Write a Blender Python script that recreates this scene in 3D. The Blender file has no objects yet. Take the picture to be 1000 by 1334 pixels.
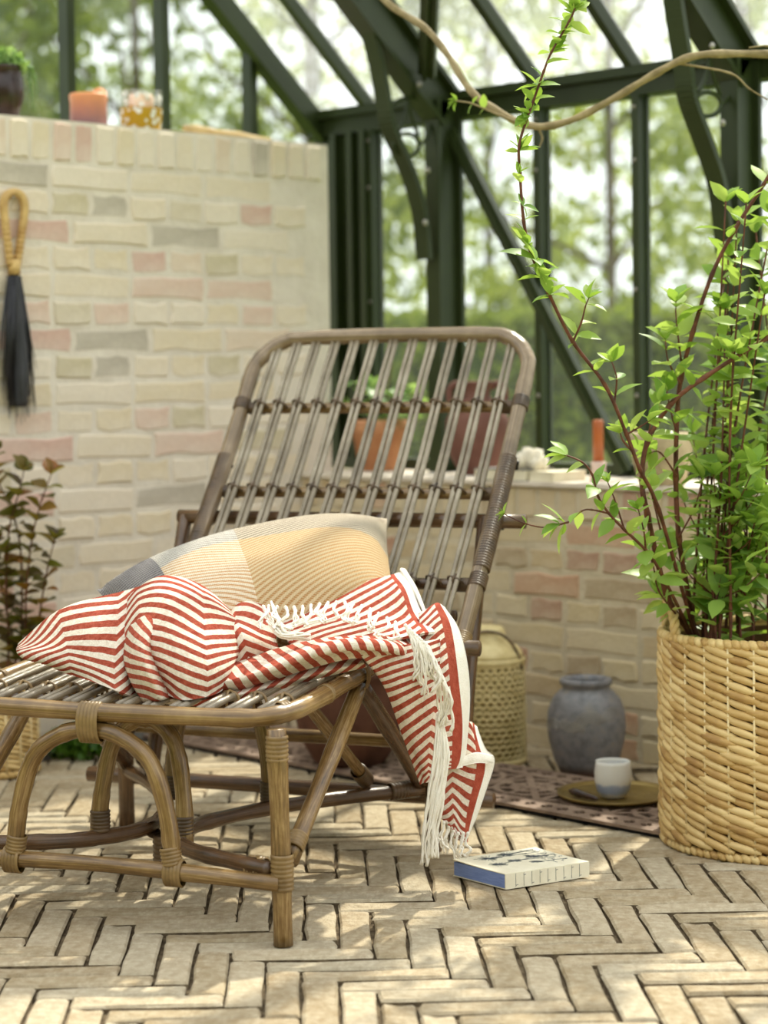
import bpy, math, random
import numpy as np
from mathutils import Vector, Matrix

random.seed(7); rng = np.random.default_rng(7)
scene = bpy.context.scene
C = scene.collection

# ------------------------------------------------------------------ camera
CAM_H, FPX, PITCH, ROLL, SHIFT = 0.976, 2650.0, math.radians(2.0), -0.0135, -0.0925
_r = np.array([1, -1, 0]) / math.sqrt(2); _f = np.array([1, 1, 0]) / math.sqrt(2); _z = np.array([0, 0, 1.0])
FWD = math.cos(PITCH) * _f - math.sin(PITCH) * _z
_u = math.sin(PITCH) * _f + math.cos(PITCH) * _z
RIGHT = math.cos(ROLL) * _r + math.sin(ROLL) * _u
UP = -math.sin(ROLL) * _r + math.cos(ROLL) * _u
EYE = np.array([0, 0, CAM_H])
cam_data = bpy.data.cameras.new('camera'); cam = bpy.data.objects.new('camera', cam_data); C.objects.link(cam)
cam.matrix_world = Matrix([[RIGHT[0], UP[0], -FWD[0], 0], [RIGHT[1], UP[1], -FWD[1], 0], [RIGHT[2], UP[2], -FWD[2], CAM_H], [0, 0, 0, 1]])
cam_data.sensor_fit = 'HORIZONTAL'; cam_data.sensor_width = 24.0; cam_data.lens = FPX / 1000 * 24
cam_data.shift_y = SHIFT; cam_data.clip_start = 0.05; cam_data.clip_end = 200
cam_data.dof.use_dof = True; cam_data.dof.focus_distance = 3.72; cam_data.dof.aperture_fstop = 2.3
scene.camera = cam

# ------------------------------------------------------------------ light
scene.view_settings.view_transform = 'Standard'; scene.view_settings.look = 'None'
scene.view_settings.exposure = -0.02; scene.view_settings.gamma = 1.0; scene.view_settings.use_curve_mapping = False
scene.cycles.use_denoising = True
scene.cycles.max_bounces = 10; scene.cycles.transparent_max_bounces = 24
world = bpy.data.worlds.new('sky'); scene.world = world; world.use_nodes = True
wn = world.node_tree.nodes; bgn = wn['Background']
# overcast dome, brighter towards the zenith
_tc = wn.new('ShaderNodeTexCoord'); _sx = wn.new('ShaderNodeSeparateXYZ'); _mr = wn.new('ShaderNodeMapRange'); wl = world.node_tree.links
wl.new(_tc.outputs['Generated'], _sx.inputs[0]); wl.new(_sx.outputs[2], _mr.inputs[0])
_mr.inputs[1].default_value = 0.0; _mr.inputs[2].default_value = 1.0; _mr.inputs[3].default_value = 1.65; _mr.inputs[4].default_value = 2.0
wl.new(_mr.outputs[0], bgn.inputs[1]); bgn.inputs[0].default_value = (0.96, 1.0, 1.0, 1)
sun_d = bpy.data.lights.new('sun', 'SUN'); sun_d.energy = 6.5; sun_d.angle = math.radians(1.2); sun_d.color = (1, 0.93, 0.8)
sun = bpy.data.objects.new('sun', sun_d); C.objects.link(sun)
sun.rotation_euler = Vector((-0.62, -0.22, -0.75)).to_track_quat('-Z', 'Y').to_euler()

# ------------------------------------------------------------------ reading positions
def ray(px, py):
    x = (px - 500) / FPX; y = -(py - 667 - SHIFT * 1000) / FPX
    return RIGHT * x + UP * y + FWD
def PD(px, py, d):                       # at horizontal depth d from the eye
    r = ray(px, py); return EYE + r * (d / r.dot(_f))
def PZ(px, py, z):
    r = ray(px, py); return EYE + r * ((z - CAM_H) / r[2])
def PX(px, py, X):
    r = ray(px, py); return EYE + r * (X / r[0])
def PY(px, py, Y):
    r = ray(px, py); return EYE + r * (Y / r[1])
def proj(p):
    d = np.asarray(p, float) - EYE; zc = d.dot(FWD)
    return 500 + FPX * d.dot(RIGHT) / zc, 667 - FPX * d.dot(UP) / zc + SHIFT * 1000
def CW(x, d, z=0.0):                     # ground offsets right of and ahead of the eye
    return np.array([(d + x) / math.sqrt(2), (d - x) / math.sqrt(2), z])

# ------------------------------------------------------------------ meshes
class MB:
    def __init__(s): s.v = []; s.f = []; s.uv = []; s.mi = []
    def add(s, vs, fs, uvs=None, mi=0):
        o = len(s.v); s.v.extend([tuple(map(float, p)) for p in vs])
        for k, f in enumerate(fs):
            s.f.append(tuple(i + o for i in f)); s.mi.append(mi)
        s.uv.extend(uvs if uvs is not None else [(0, 0)] * len(vs))
        return s
    def mesh(s, name, mats, off=(0, 0, 0), smooth=True, uv=False):
        m = bpy.data.meshes.new(name)
        v = np.array(s.v) - np.asarray(off, float)
        m.from_pydata([tuple(p) for p in v], [], s.f)
        for mt in (mats if isinstance(mats, (list, tuple)) else [mats]): m.materials.append(mt)
        m.polygons.foreach_set('material_index', s.mi)
        m.polygons.foreach_set('use_smooth', [smooth] * len(s.f))
        if uv:
            l = m.uv_layers.new(name='UVMap'); idx = np.zeros(len(m.loops), int); m.loops.foreach_get('vertex_index', idx)
            l.data.foreach_set('uv', np.array(s.uv, float)[idx].ravel())
        m.update(); return m

def thing(name, label, cat, loc, group=None, kind=None):
    o = bpy.data.objects.new(name, None); C.objects.link(o); o.location = tuple(map(float, loc)); o.empty_display_size = 0.05
    tag(o, label, cat, group, kind); return o
def tag(o, label=None, cat=None, group=None, kind=None):
    if label: o['label'] = label
    if cat: o['category'] = cat
    if group: o['group'] = group
    if kind: o['kind'] = kind
    return o
def root_of(o):
    while o.parent: o = o.parent
    return o
def part(name, mb, mats, parent, smooth=True, uv=False, label=None, kind=None):
    r = root_of(parent)
    o = bpy.data.objects.new(name, mb.mesh(name, mats, tuple(r.location), smooth, uv)); C.objects.link(o); o.parent = parent
    return tag(o, label, kind=kind)
def single(name, mb, mats, loc, label, cat, group=None, kind=None, smooth=True, uv=False):
    o = bpy.data.objects.new(name, mb.mesh(name, mats, loc, smooth, uv)); C.objects.link(o); o.location = tuple(map(float, loc))
    return tag(o, label, cat, group, kind)
def inst(name, mesh, parent, M):                       # a shared mesh as a part, M in world space
    o = bpy.data.objects.new(name, mesh); C.objects.link(o)
    if parent is not None:
        o.parent = parent; M = Matrix.Translation(-root_of(parent).location) @ M
    o.matrix_basis = M; return o

def norm(v): v = np.asarray(v, float); n = np.linalg.norm(v); return v / n if n > 1e-9 else v
def catmull(pts, n=8, closed=False):
    P = [np.asarray(p, float) for p in pts]; out = []; N = len(P)
    segs = N if closed else N - 1
    for i in range(segs):
        if closed: a, b, c, d = P[i - 1], P[i], P[(i + 1) % N], P[(i + 2) % N]
        else: a = P[i - 1] if i else 2 * P[0] - P[1]; b = P[i]; c = P[i + 1]; d = P[i + 2] if i + 2 < N else 2 * P[-1] - P[-2]
        for k in range(n):
            t = k / n
            out.append(0.5 * (2 * b + (c - a) * t + (2 * a - 5 * b + 4 * c - d) * t * t + (3 * b - a - 3 * c + d) * t ** 3))
    if not closed: out.append(P[-1])
    return out
def frames(P, closed=False):
    n = len(P); T = []
    for i in range(n):
        a = P[i - 1] if (i or closed) else P[0]; b = P[(i + 1) % n] if (i < n - 1 or closed) else P[-1]
        T.append(norm(b - a))
    up = np.array([0, 0, 1.0]) if abs(T[0][2]) < 0.9 else np.array([1.0, 0, 0])
    N = [norm(np.cross(T[0], up))]
    for i in range(1, n):
        v = N[-1] - T[i] * N[-1].dot(T[i]); N.append(norm(v))
    B = [np.cross(T[i], N[i]) for i in range(n)]
    return T, N, B
def tube(mb, pts, r, seg=8, closed=False, cap=True, ry=None, mi=0):
    P = [np.asarray(p, float) for p in pts]; n = len(P); R = r if hasattr(r, '__len__') else [r] * n
    T, N, B = frames(P, closed); vs = []; fs = []; k2 = 1 if ry is None else ry / (r if not hasattr(r, '__len__') else r[0])
    for i in range(n):
        for j in range(seg):
            a = 2 * math.pi * j / seg
            vs.append(P[i] + N[i] * (R[i] * math.cos(a)) + B[i] * (R[i] * k2 * math.sin(a)))
    for i in range(n if closed else n - 1):
        i2 = (i + 1) % n
        for j in range(seg):
            j2 = (j + 1) % seg; fs.append((i * seg + j, i * seg + j2, i2 * seg + j2, i2 * seg + j))
    if cap and not closed:
        fs.append(tuple(range(seg - 1, -1, -1))); fs.append(tuple((n - 1) * seg + j for j in range(seg)))
    uv = [(j / seg, i / max(1, n - 1)) for i in range(n) for j in range(seg)]
    return mb.add(vs, fs, uv, mi)
def bar(mb, a, b, w, h, up=(0, 0, 1), mi=0):            # box section beam, w across, h along up
    a = np.asarray(a, float); b = np.asarray(b, float); t = norm(b - a); s = norm(np.cross(t, up)); u = np.cross(s, t)
    vs = [p + s * (i * w / 2) + u * (j * h / 2) for p in (a, b) for i, j in ((-1, -1), (1, -1), (1, 1), (-1, 1))]
    return mb.add(vs, [(3, 2, 1, 0), (4, 5, 6, 7), (0, 1, 5, 4), (1, 2, 6, 5), (2, 3, 7, 6), (3, 0, 4, 7)], mi=mi)
def box(mb, lo, hi, mi=0):
    x0, y0, z0 = lo; x1, y1, z1 = hi
    vs = [(x0, y0, z0), (x1, y0, z0), (x1, y1, z0), (x0, y1, z0), (x0, y0, z1), (x1, y0, z1), (x1, y1, z1), (x0, y1, z1)]
    return mb.add(vs, [(3, 2, 1, 0), (4, 5, 6, 7), (0, 1, 5, 4), (1, 2, 6, 5), (2, 3, 7, 6), (3, 0, 4, 7)], mi=mi)
def lathe(mb, prof, n=32, c=(0, 0, 0), axis=(0, 0, 1), sx=1.0, side=None, capb=True, capt=True, wob=None, mi=0):
    ax = norm(axis); s = norm(side) if side is not None else norm(np.cross(ax, (0, 0, 1) if abs(ax[2]) < 0.9 else (1, 0, 0)))
    s = norm(s - ax * s.dot(ax)); t = np.cross(ax, s); c = np.asarray(c, float); vs = []; fs = []; m = len(prof); uv = []
    for i, (r, z) in enumerate(prof):
        for j in range(n):
            a = 2 * math.pi * j / n; rr = r * (wob(a, z) if wob else 1)
            vs.append(c + ax * z + s * (rr * sx * math.cos(a)) + t * (rr * math.sin(a))); uv.append((j / n, i / (m - 1)))
    for i in range(m - 1):
        for j in range(n):
            j2 = (j + 1) % n; fs.append((i * n + j, i * n + j2, (i + 1) * n + j2, (i + 1) * n + j))
    if capb: fs.append(tuple(range(n - 1, -1, -1)))
    if capt: fs.append(tuple((m - 1) * n + j for j in range(n)))
    return mb.add(vs, fs, uv, mi)
def wrap(mb, c, axis, r, length, turns, sx=1.0, side=None, t=0.0022, n=14, mi=0):   # turns of cane wound round a pole
    prof = []
    for k in range(turns):
        z0 = -length / 2 + length * k / turns; w = length / turns
        prof += [(r, z0), (r + t * 0.9, z0 + w * 0.25), (r + t * 0.9, z0 + w * 0.75)]
    prof.append((r, length / 2))
    return lathe(mb, prof, n, c, axis, sx, side, False, False, mi=mi)

# ------------------------------------------------------------------ materials
def srgb(r, g, b):
    f = lambda c: (c / 255 / 12.92) if c / 255 <= 0.04045 else ((c / 255 + 0.055) / 1.055) ** 2.4
    return (f(r), f(g), f(b), 1)
class NT:
    def __init__(s, name):
        s.m = bpy.data.materials.new(name); s.m.use_nodes = True; s.t = s.m.node_tree; s.n = s.t.nodes
        s.p = s.n['Principled BSDF']; s.out = s.n['Material Output']; s.tc = s.n.new('ShaderNodeTexCoord')
    def new(s, t, **kw):
        n = s.n.new('ShaderNode' + t)
        for k, v in kw.items(): setattr(n, k, v)
        return n
    def link(s, a, b): s.t.links.new(a, b)
    def math(s, op, a, b=None, c=None):
        n = s.new('Math', operation=op)
        for i, v in enumerate((a, b, c)):
            if v is None: continue
            if isinstance(v, (int, float)): n.inputs[i].default_value = v
            else: s.link(v, n.inputs[i])
        return n.outputs[0]
    def noise(s, scale, detail=3, rough=0.55, coord='Object', stretch=None):
        n = s.new('TexNoise'); n.inputs['Scale'].default_value = scale; n.inputs['Detail'].default_value = detail; n.inputs['Roughness'].default_value = rough
        o = s.tc.outputs[coord]
        if stretch:
            mp = s.new('Mapping'); mp.inputs['Scale'].default_value = stretch; s.link(o, mp.inputs[0]); o = mp.outputs[0]
        s.link(o, n.inputs['Vector']); return n.outputs['Fac']
    def ramp(s, fac, stops, const=False):
        n = s.new('ValToRGB'); e = n.color_ramp.elements
        if const: n.color_ramp.interpolation = 'CONSTANT'
        while len(e) < len(stops): e.new(0.5)
        for i, (p, c) in enumerate(stops): e[i].position = p; e[i].color = c
        s.link(fac, n.inputs[0]); return n.outputs[0]
    def mix(s, fac, a, b, mode='MIX'):
        n = s.new('Mix', data_type='RGBA', blend_type=mode)
        if isinstance(fac, (int, float)): n.inputs[0].default_value = fac
        else: s.link(fac, n.inputs[0])
        for i, v in ((6, a), (7, b)):
            if isinstance(v, tuple): n.inputs[i].default_value = v
            else: s.link(v, n.inputs[i])
        return n.outputs[2]
    def bump(s, h, strength=0.3, dist=0.01):
        n = s.new('Bump'); n.inputs['Strength'].default_value = strength; n.inputs['Distance'].default_value = dist
        s.link(h, n.inputs['Height']); s.link(n.outputs[0], s.p.inputs['Normal']); return n
    def base(s, col, rough=0.6, spec=0.5):
        if isinstance(col, tuple): s.p.inputs['Base Color'].default_value = col
        else: s.link(col, s.p.inputs['Base Color'])
        s.p.inputs['Roughness'].default_value = rough; s.p.inputs['Specular IOR Level'].default_value = spec; return s.m
def plain(name, c1, c2=None, scale=20, rough=0.6, bump=0.0, bscale=60, spec=0.5, metal=0.0, stretch=None, detail=3):
    t = NT(name); n = t.noise(scale, detail, stretch=stretch)
    t.base(t.ramp(n, [(0.3, c1), (0.7, c2 or c1)]), rough, spec); t.p.inputs['Metallic'].default_value = metal
    if bump: t.bump(t.noise(bscale, 4, stretch=stretch), bump, 0.006)
    return t.m
def grain(name, c0, c1, c2, rough=0.27, bump=0.3, spec=0.65):
    t = NT(name); n = t.noise(3.0, 5, 0.65, 'UV', (9, 2.2, 1)); n2 = t.noise(9, 4, 0.6)
    f = t.math('ADD', t.math('MULTIPLY', n, 0.6), t.math('MULTIPLY', n2, 0.4))
    t.base(t.ramp(f, [(0.32, c0), (0.5, c1), (0.68, c2)]), rough, spec); t.bump(n, bump, 0.003); return t.m
def leafmat(name, c1, c2, c3, back=0.45, rough=0.42, rand=True):
    t = NT(name); oi = t.new('ObjectInfo'); ge = t.new('NewGeometry')
    rnd = t.math('FRACT', t.math('ADD', oi.outputs['Random'], ge.outputs['Random Per Island']))
    col = t.ramp(rnd, [(0.0, c1), (0.5, c2), (1.0, c3)])
    t.base(col, rough, 0.4)
    tr = t.new('BsdfTranslucent'); t.link(t.mix(0.35, col, srgb(190, 205, 60)), tr.inputs[0])
    mx = t.new('MixShader'); mx.inputs[0].default_value = back
    t.link(t.p.outputs[0], mx.inputs[1]); t.link(tr.outputs[0], mx.inputs[2]); t.link(mx.outputs[0], t.out.inputs[0]); return t.m

def brickmat(name, stops, wash, wash_amt, mott=0.25, bump=0.5, rough=0.88):
    t = NT(name); oi = t.new('ObjectInfo'); ge = t.new('NewGeometry')
    rnd = t.math('FRACT', t.math('ADD', oi.outputs['Random'], ge.outputs['Random Per Island']))
    col = t.ramp(rnd, stops, const=True)
    n1 = t.noise(14, 5, 0.65); n2 = t.noise(60, 4, 0.7); n3 = t.noise(5, 3, 0.6)
    col = t.mix(t.math('MULTIPLY', n1, mott), col, t.ramp(n2, [(0.35, srgb(120, 100, 78)), (0.7, srgb(238, 228, 205))]))
    w = t.ramp(n3, [(0.5 - 0.28, (0, 0, 0, 1)), (0.5 + 0.2, (1, 1, 1, 1))])
    col = t.mix(t.math('MULTIPLY', w, wash_amt), col, wash)
    t.base(col, rough, 0.2)
    t.bump(t.math('ADD', t.noise(35, 5, 0.7), t.math('MULTIPLY', t.noise(160, 3), 0.4)), bump, 0.004); return t.m

def glassmat(name, haze, dirt=(1, 1, 1, 1), streak=0.0):
    t = NT(name); t.n.remove(t.p)
    tr = t.new('BsdfTransparent'); tr.inputs[0].default_value = (0.97, 0.985, 0.97, 1)
    gl = t.new('BsdfGlossy'); gl.inputs['Roughness'].default_value = 0.03
    fr = t.new('LayerWeight'); refl = t.math('ADD', 0.02, t.math('MULTIPLY', t.math('POWER', fr.outputs['Facing'], 5.0), 0.5))
    m1 = t.new('MixShader'); t.link(refl, m1.inputs[0]); t.link(tr.outputs[0], m1.inputs[1]); t.link(gl.outputs[0], m1.inputs[2])
    df = t.new('BsdfTranslucent'); df.inputs[0].default_value = dirt
    n = t.noise(9, 5, 0.7, stretch=(1, 1, 0.25))
    m2 = t.new('MixShader'); t.link(t.math('MULTIPLY', t.ramp(n, [(0.3, (0.5, 0.5, 0.5, 1)), (0.75, (1, 1, 1, 1))]), haze), m2.inputs[0])
    t.link(m1.outputs[0], m2.inputs[1]); t.link(df.outputs[0], m2.inputs[2]); t.link(m2.outputs[0], t.out.inputs[0]); return t.m

WASH = srgb(232, 221, 206)
M = {}
M['brick_back'] = brickmat('limewashed wall brick', [(0, srgb(226, 208, 180)), (0.22, srgb(222, 202, 166)), (0.42, srgb(230, 214, 192)), (0.6, srgb(220, 194, 168)),
    (0.68, srgb(216, 180, 160)), (0.76, srgb(190, 175, 135)), (0.84, srgb(204, 156, 140)), (0.90, srgb(166, 155, 138)), (0.96, srgb(206, 190, 160))], WASH, 0.62)
M['brick_low'] = brickmat('low wall brick', [(0, srgb(196, 176, 134)), (0.16, srgb(204, 186, 150)), (0.32, srgb(186, 160, 116)), (0.46, srgb(186, 136, 104)),
    (0.6, srgb(172, 116, 88)), (0.72, srgb(158, 134, 100)), (0.84, srgb(198, 176, 138)), (0.92, srgb(164, 118, 96))], srgb(216, 203, 178), 0.6)
M['mortar_low'] = plain('grey-beige lime mortar', srgb(188, 175, 150), srgb(212, 199, 174), 9, 0.95, 0.7, 45, 0.1, detail=6)
M['mortar'] = plain('lime mortar', srgb(212, 200, 184), srgb(232, 221, 206), 9, 0.95, 0.7, 45, 0.1, detail=6)
M['floor_brick'] = brickmat('floor brick', [(0, srgb(162, 142, 111)), (0.25, srgb(173, 156, 128)), (0.5, srgb(148, 128, 95)), (0.7, srgb(168, 154, 129)), (0.86, srgb(138, 117, 84))], srgb(184, 170, 142), 0.35, 0.55, 1.3)
M['sand'] = plain('dark sandy joints', srgb(74, 62, 48), srgb(128, 112, 88), 40, 0.95, 0.6, 90, 0.1)
M['green'] = plain('dark green painted metal', srgb(40, 49, 23), srgb(50, 60, 29), 6, 0.42, 0.05, 200, 0.3)
M['bolt'] = plain('zinc bolt', srgb(170, 165, 155), srgb(140, 135, 125), 30, 0.4, 0, 1, 0.5, 0.8)
M['glass'] = glassmat('window glass', 0.02)
M['roof_glass'] = glassmat('rain-spotted roof glass', 0.10)
M['grass'] = plain('lawn', srgb(95, 120, 50), srgb(140, 160, 75), 3, 0.9, 0.5, 40, 0.1)
M['rattan'] = grain('brown rattan pole', srgb(60, 42, 22), srgb(122, 92, 51), srgb(174, 145, 97))
M['rattan_dark'] = grain('dark stained rattan', srgb(50, 34, 22), srgb(88, 62, 38), srgb(124, 92, 60))
M['rattan_grey'] = grain('grey-washed rattan', srgb(70, 54, 38), srgb(124, 102, 75), srgb(172, 150, 122))
M['slat'] = grain('grey-brown split cane', srgb(70, 58, 44), srgb(134, 120, 98), srgb(196, 184, 164), 0.25)
M['cane'] = plain('pale binding cane', srgb(104, 80, 46), srgb(148, 120, 76), 25, 0.4, 0.1, 80, 0.5)
M['cane_dark'] = plain('dark binding cane', srgb(60, 44, 30), srgb(104, 80, 54), 25, 0.4, 0.1, 80, 0.5)
M['black'] = plain('black rubber', srgb(20, 20, 20), srgb(30, 30, 30), 20, 0.5)
M['stem'] = plain('reddish-brown bark', srgb(70, 38, 28), srgb(120, 72, 50), 40, 0.6, 0.4, 120, 0.3)
M['vine'] = plain('grey-brown vine bark', srgb(128, 112, 80), srgb(168, 150, 112), 30, 0.75, 0.5, 90, 0.2)
M['leaf'] = leafmat('fresh green leaf', srgb(106, 148, 58), srgb(146, 182, 84), srgb(184, 206, 112), 0.5)
M['leaf_red'] = leafmat('bronze leaf', srgb(70, 40, 34), srgb(92, 90, 34), srgb(140, 82, 40), 0.35)
M['leaf_blue'] = leafmat('soft green geranium leaf', srgb(110, 150, 90), srgb(140, 176, 110), srgb(170, 198, 130))
M['moss'] = leafmat('moss leaf', srgb(52, 92, 26), srgb(78, 120, 36), srgb(104, 146, 50))
M['tree'] = leafmat('tree leaf', srgb(104, 122, 46), srgb(146, 156, 70), srgb(190, 194, 112), 0.5, 0.5)
M['tree_dark'] = leafmat('dark tree leaf', srgb(66, 84, 36), srgb(96, 112, 52), srgb(136, 146, 76), 0.45, 0.5)
M['hedge'] = leafmat('hedge leaf', srgb(92, 112, 34), srgb(122, 138, 46), srgb(150, 162, 64), 0.4, 0.6)
M['hedge_core'] = plain('hedge twigs', srgb(60, 78, 28), srgb(84, 104, 40), 8, 0.9)
M['bark'] = plain('tree bark', srgb(74, 62, 48), srgb(110, 96, 76), 12, 0.9, 0.6, 30, 0.1)
M['soil'] = plain('dark potting soil', srgb(50, 38, 28), srgb(78, 60, 44), 60, 0.95, 0.6, 90, 0.1)
t = NT('water hyacinth strand'); oi = t.new('ObjectInfo'); ge = t.new('NewGeometry')
rnd = t.math('FRACT', t.math('ADD', oi.outputs['Random'], ge.outputs['Random Per Island'])); n = t.noise(26, 5, 0.65, stretch=(1, 4, 4))
f = t.math('ADD', t.math('MULTIPLY', rnd, 0.45), t.math('MULTIPLY', n, 0.55)); t.base(t.ramp(f, [(0.14, srgb(140, 98, 54)), (0.34, srgb(192, 156, 94)), (0.7, srgb(224, 196, 138))]), 0.5, 0.4); t.bump(n, 0.5, 0.004); M['wicker'] = t.m
M['wicker_light'] = plain('pale cane stake', srgb(224, 200, 148), srgb(236, 216, 170), 30, 0.5)
M['wicker_dark'] = plain('brown basket lining', srgb(84, 58, 30), srgb(108, 78, 44), 20, 0.9)
M['bamboo'] = plain('pale bamboo strip', srgb(206, 184, 126), srgb(232, 214, 162), 30, 0.5, 0.2, 90)
M['bamboo_in'] = plain('bamboo lining', srgb(150, 126, 78), srgb(172, 146, 92), 30, 0.8)
M['terracotta'] = plain('terracotta', srgb(176, 118, 82), srgb(198, 146, 108), 12, 0.85, 0.2, 70, 0.2)
M['terracotta_red'] = plain('red-brown clay', srgb(100, 66, 56), srgb(124, 86, 74), 10, 0.75, 0.15, 60, 0.25)
M['clay_dark'] = plain('dark brown weathered clay', srgb(74, 48, 38), srgb(112, 76, 60), 12, 0.85, 0.5, 40, 0.2)
M['iron'] = plain('rusty cast iron', srgb(116, 94, 80), srgb(150, 128, 110), 30, 0.75, 0.4, 90, 0.3)
M['pit'] = plain('black pit shade', srgb(14, 11, 10), srgb(20, 16, 14), 10, 0.95)
M['shell'] = plain('chalky shell', srgb(214, 202, 178), srgb(234, 226, 208), 30, 0.8, 0.3, 80)
M['copper'] = plain('amber wax', srgb(168, 88, 40), srgb(186, 106, 54), 10, 0.4)
M['pink_clay'] = plain('pink clay', srgb(206, 176, 160), srgb(220, 196, 180), 20, 0.7)
M['stone_pot'] = plain('grey-beige stoneware', srgb(160, 142, 108), srgb(196, 178, 142), 18, 0.85, 0.6, 50)
M['paper'] = plain('old paper', srgb(224, 214, 186), srgb(236, 228, 204), 20, 0.8, 0.1, 90)
M['straw'] = plain('woven straw handle', srgb(176, 136, 76), srgb(216, 182, 118), 30, 0.6, 0.3, 90)
M['bristle'] = plain('black bristle', srgb(24, 24, 28), srgb(56, 54, 60), 30, 0.4, 0.4, 160, stretch=(6, 6, 0.4))
M['candle'] = NT('melted candle wax').m
M['wood'] = plain('driftwood', srgb(176, 148, 96), srgb(206, 180, 130), 16, 0.8, 0.3, 60)
M['dark_glaze'] = plain('dark brown glaze', srgb(40, 26, 24), srgb(70, 46, 40), 14, 0.22, 0.1, 40)
M['cream'] = plain('cream cotton', srgb(240, 232, 218), srgb(248, 242, 232), 40, 0.9, 0.3, 300, 0.1)
M['red'] = plain('brick-red cotton', srgb(152, 62, 46), srgb(178, 88, 68), 60, 0.9, 0.4, 300, 0.1)
M['stone'] = plain('grey stone', srgb(110, 108, 104), srgb(144, 140, 134), 12, 0.9, 0.3, 40, 0.1)

# ------------------------------------------------------------------ bricks
def slab_geo(w, h, t, seed, jit=0.003, rnd=0.004):
    r = random.Random(seed); ring = []
    for i in range(3): ring.append((-w / 2 + w * i / 3, -h / 2))
    ring += [(w / 2, -h / 2), (w / 2, 0)]
    for i in range(3): ring.append((w / 2 - w * i / 3, h / 2))
    ring += [(-w / 2, h / 2), (-w / 2, 0)]
    ring = [(x + r.uniform(-jit, jit), y + r.uniform(-jit, jit)) for x, y in ring]
    n = len(ring); vs = []
    for zz, ins in ((-0.02, 0), (t - rnd, 0), (t, rnd)):
        for x, y in ring:
            vs.append((x - math.copysign(min(ins, abs(x)), x), y - math.copysign(min(ins, abs(y)), y), zz + (r.uniform(-1, 1) * t * 0.15 if ins else 0)))
    fs = [(k * n + i, k * n + (i + 1) % n, (k + 1) * n + (i + 1) % n, (k + 1) * n + i) for k in range(2) for i in range(n)]
    fs.append(tuple(2 * n + i for i in range(n)))
    return vs, fs
def slab_mi(m, n=10): m.mi[-(2 * n + 1):] = [1] * n + [0] * (n + 1); return m      # dark joint colour on the sides, brick on top
def slab_meshes(name, w, h, t, mat, k=5, jit=0.003, side=None):
    out = []
    for i in range(k):
        m = MB(); m.add(*slab_geo(w, h, t, i * 13 + int(w * 1e4), jit))
        if side: slab_mi(m)
        out.append(m.mesh(name, [mat, side] if side else mat, smooth=False))
    return out
def mat4(o, x, y, z):
    return Matrix([[x[0], y[0], z[0], o[0]], [x[1], y[1], z[1], o[1]], [x[2], y[2], z[2], o[2]], [0, 0, 0, 1]])

def brick_wall(parent, mat, x0, x1, pos, xd, zd, rows, pitch, lean, seed, rowlock_h, top_z):
    r = random.Random(seed); L, Hd = 0.256 * lean, 0.128 * lean
    st = slab_meshes('brick', L - 0.016, pitch - 0.013, 0.004, mat, 6, 0.0045); hd = slab_meshes('brick', Hd - 0.014, pitch - 0.013, 0.004, mat, 6, 0.0045)
    rl = slab_meshes('brick', 0.054, rowlock_h - 0.012, 0.005, mat)
    yd = np.array([0, 0, 1.0])
    def put(ms, x, z):
        a = r.uniform(-0.012, 0.012); xx = np.array(xd) * math.cos(a) + yd * math.sin(a); yy = -np.array(xd) * math.sin(a) + yd * math.cos(a)
        o = np.asarray(pos, float) + np.array(xd) * x + yd * z + np.array(zd) * r.uniform(-0.0035, 0.002)
        inst('brick', r.choice(ms), parent, mat4(o, xx, yy, zd))
    x = x0 + 0.034
    while x < x1 - 0.03: put(rl, x, top_z - rowlock_h / 2); x += 0.068
    for k in range(rows):
        z = top_z - rowlock_h - pitch * (k + 0.5)
        if z < pitch * 0.3: break
        step = L if k % 2 == 0 else Hd; ms = st if k % 2 == 0 else hd
        x = x0 + step / 2 + (Hd / 2 if k % 4 == 2 else 0) - (L if k % 2 == 0 else 0) + 0.02
        while x < x1 - step * 0.45:
            if x > x0 + step * 0.45: put(ms, x, z)
            x += step

YB, XS = 4.306, 3.965                                   # inner faces of the gable wall and of the low side wall
XEND = 4.09
wall_back = thing('wall_back', 'tall cream limewashed brick gable wall', 'wall', (2.8, YB, 0), kind='structure')
m = MB(); box(m, (1.55, YB, -0.05), (XEND, YB + 0.3, 1.631)); part('mortar', m, M['mortar'], wall_back, smooth=False)
brick_wall(wall_back, M['brick_back'], 1.55, XEND, (0, YB, 0), (1, 0, 0), (0, -1, 0), 22, 0.0702, 1.0, 3, 0.108, 1.629)
wall_right = thing('wall_right', 'low brick wall with a pale ledge under the side windows', 'wall', (XS, 3.2, 0), kind='structure')
m = MB(); box(m, (XS, 1.9, -0.05), (4.36, YB + 0.295, 0.672)); part('mortar', m, M['mortar_low'], wall_right, smooth=False)
m = MB(); box(m, (XS - 0.012, 1.9, 0.6725), (4.36, YB - 0.002, 0.684)); part('ledge_slab', m, M['mortar'], wall_right, smooth=False)
brick_wall(wall_right, M['brick_low'], -YB + 0.01, -1.95, (XS, 0, 0), (0, -1, 0), (-1, 0, 0), 10, 0.066, 0.93, 8, 0.085, 0.672)
m = MB(); box(m, (1.55, YB - 0.03, -0.012), (XS - 0.31, YB - 0.001, 0.035)); single('foot_strip_back', m, M['stone'], (2.8, YB - 0.015, -0.012), 'grey stone kerb along the foot of the brick wall', 'kerb', kind='structure', smooth=False)  # thin grey strip where wall meets floor

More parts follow.
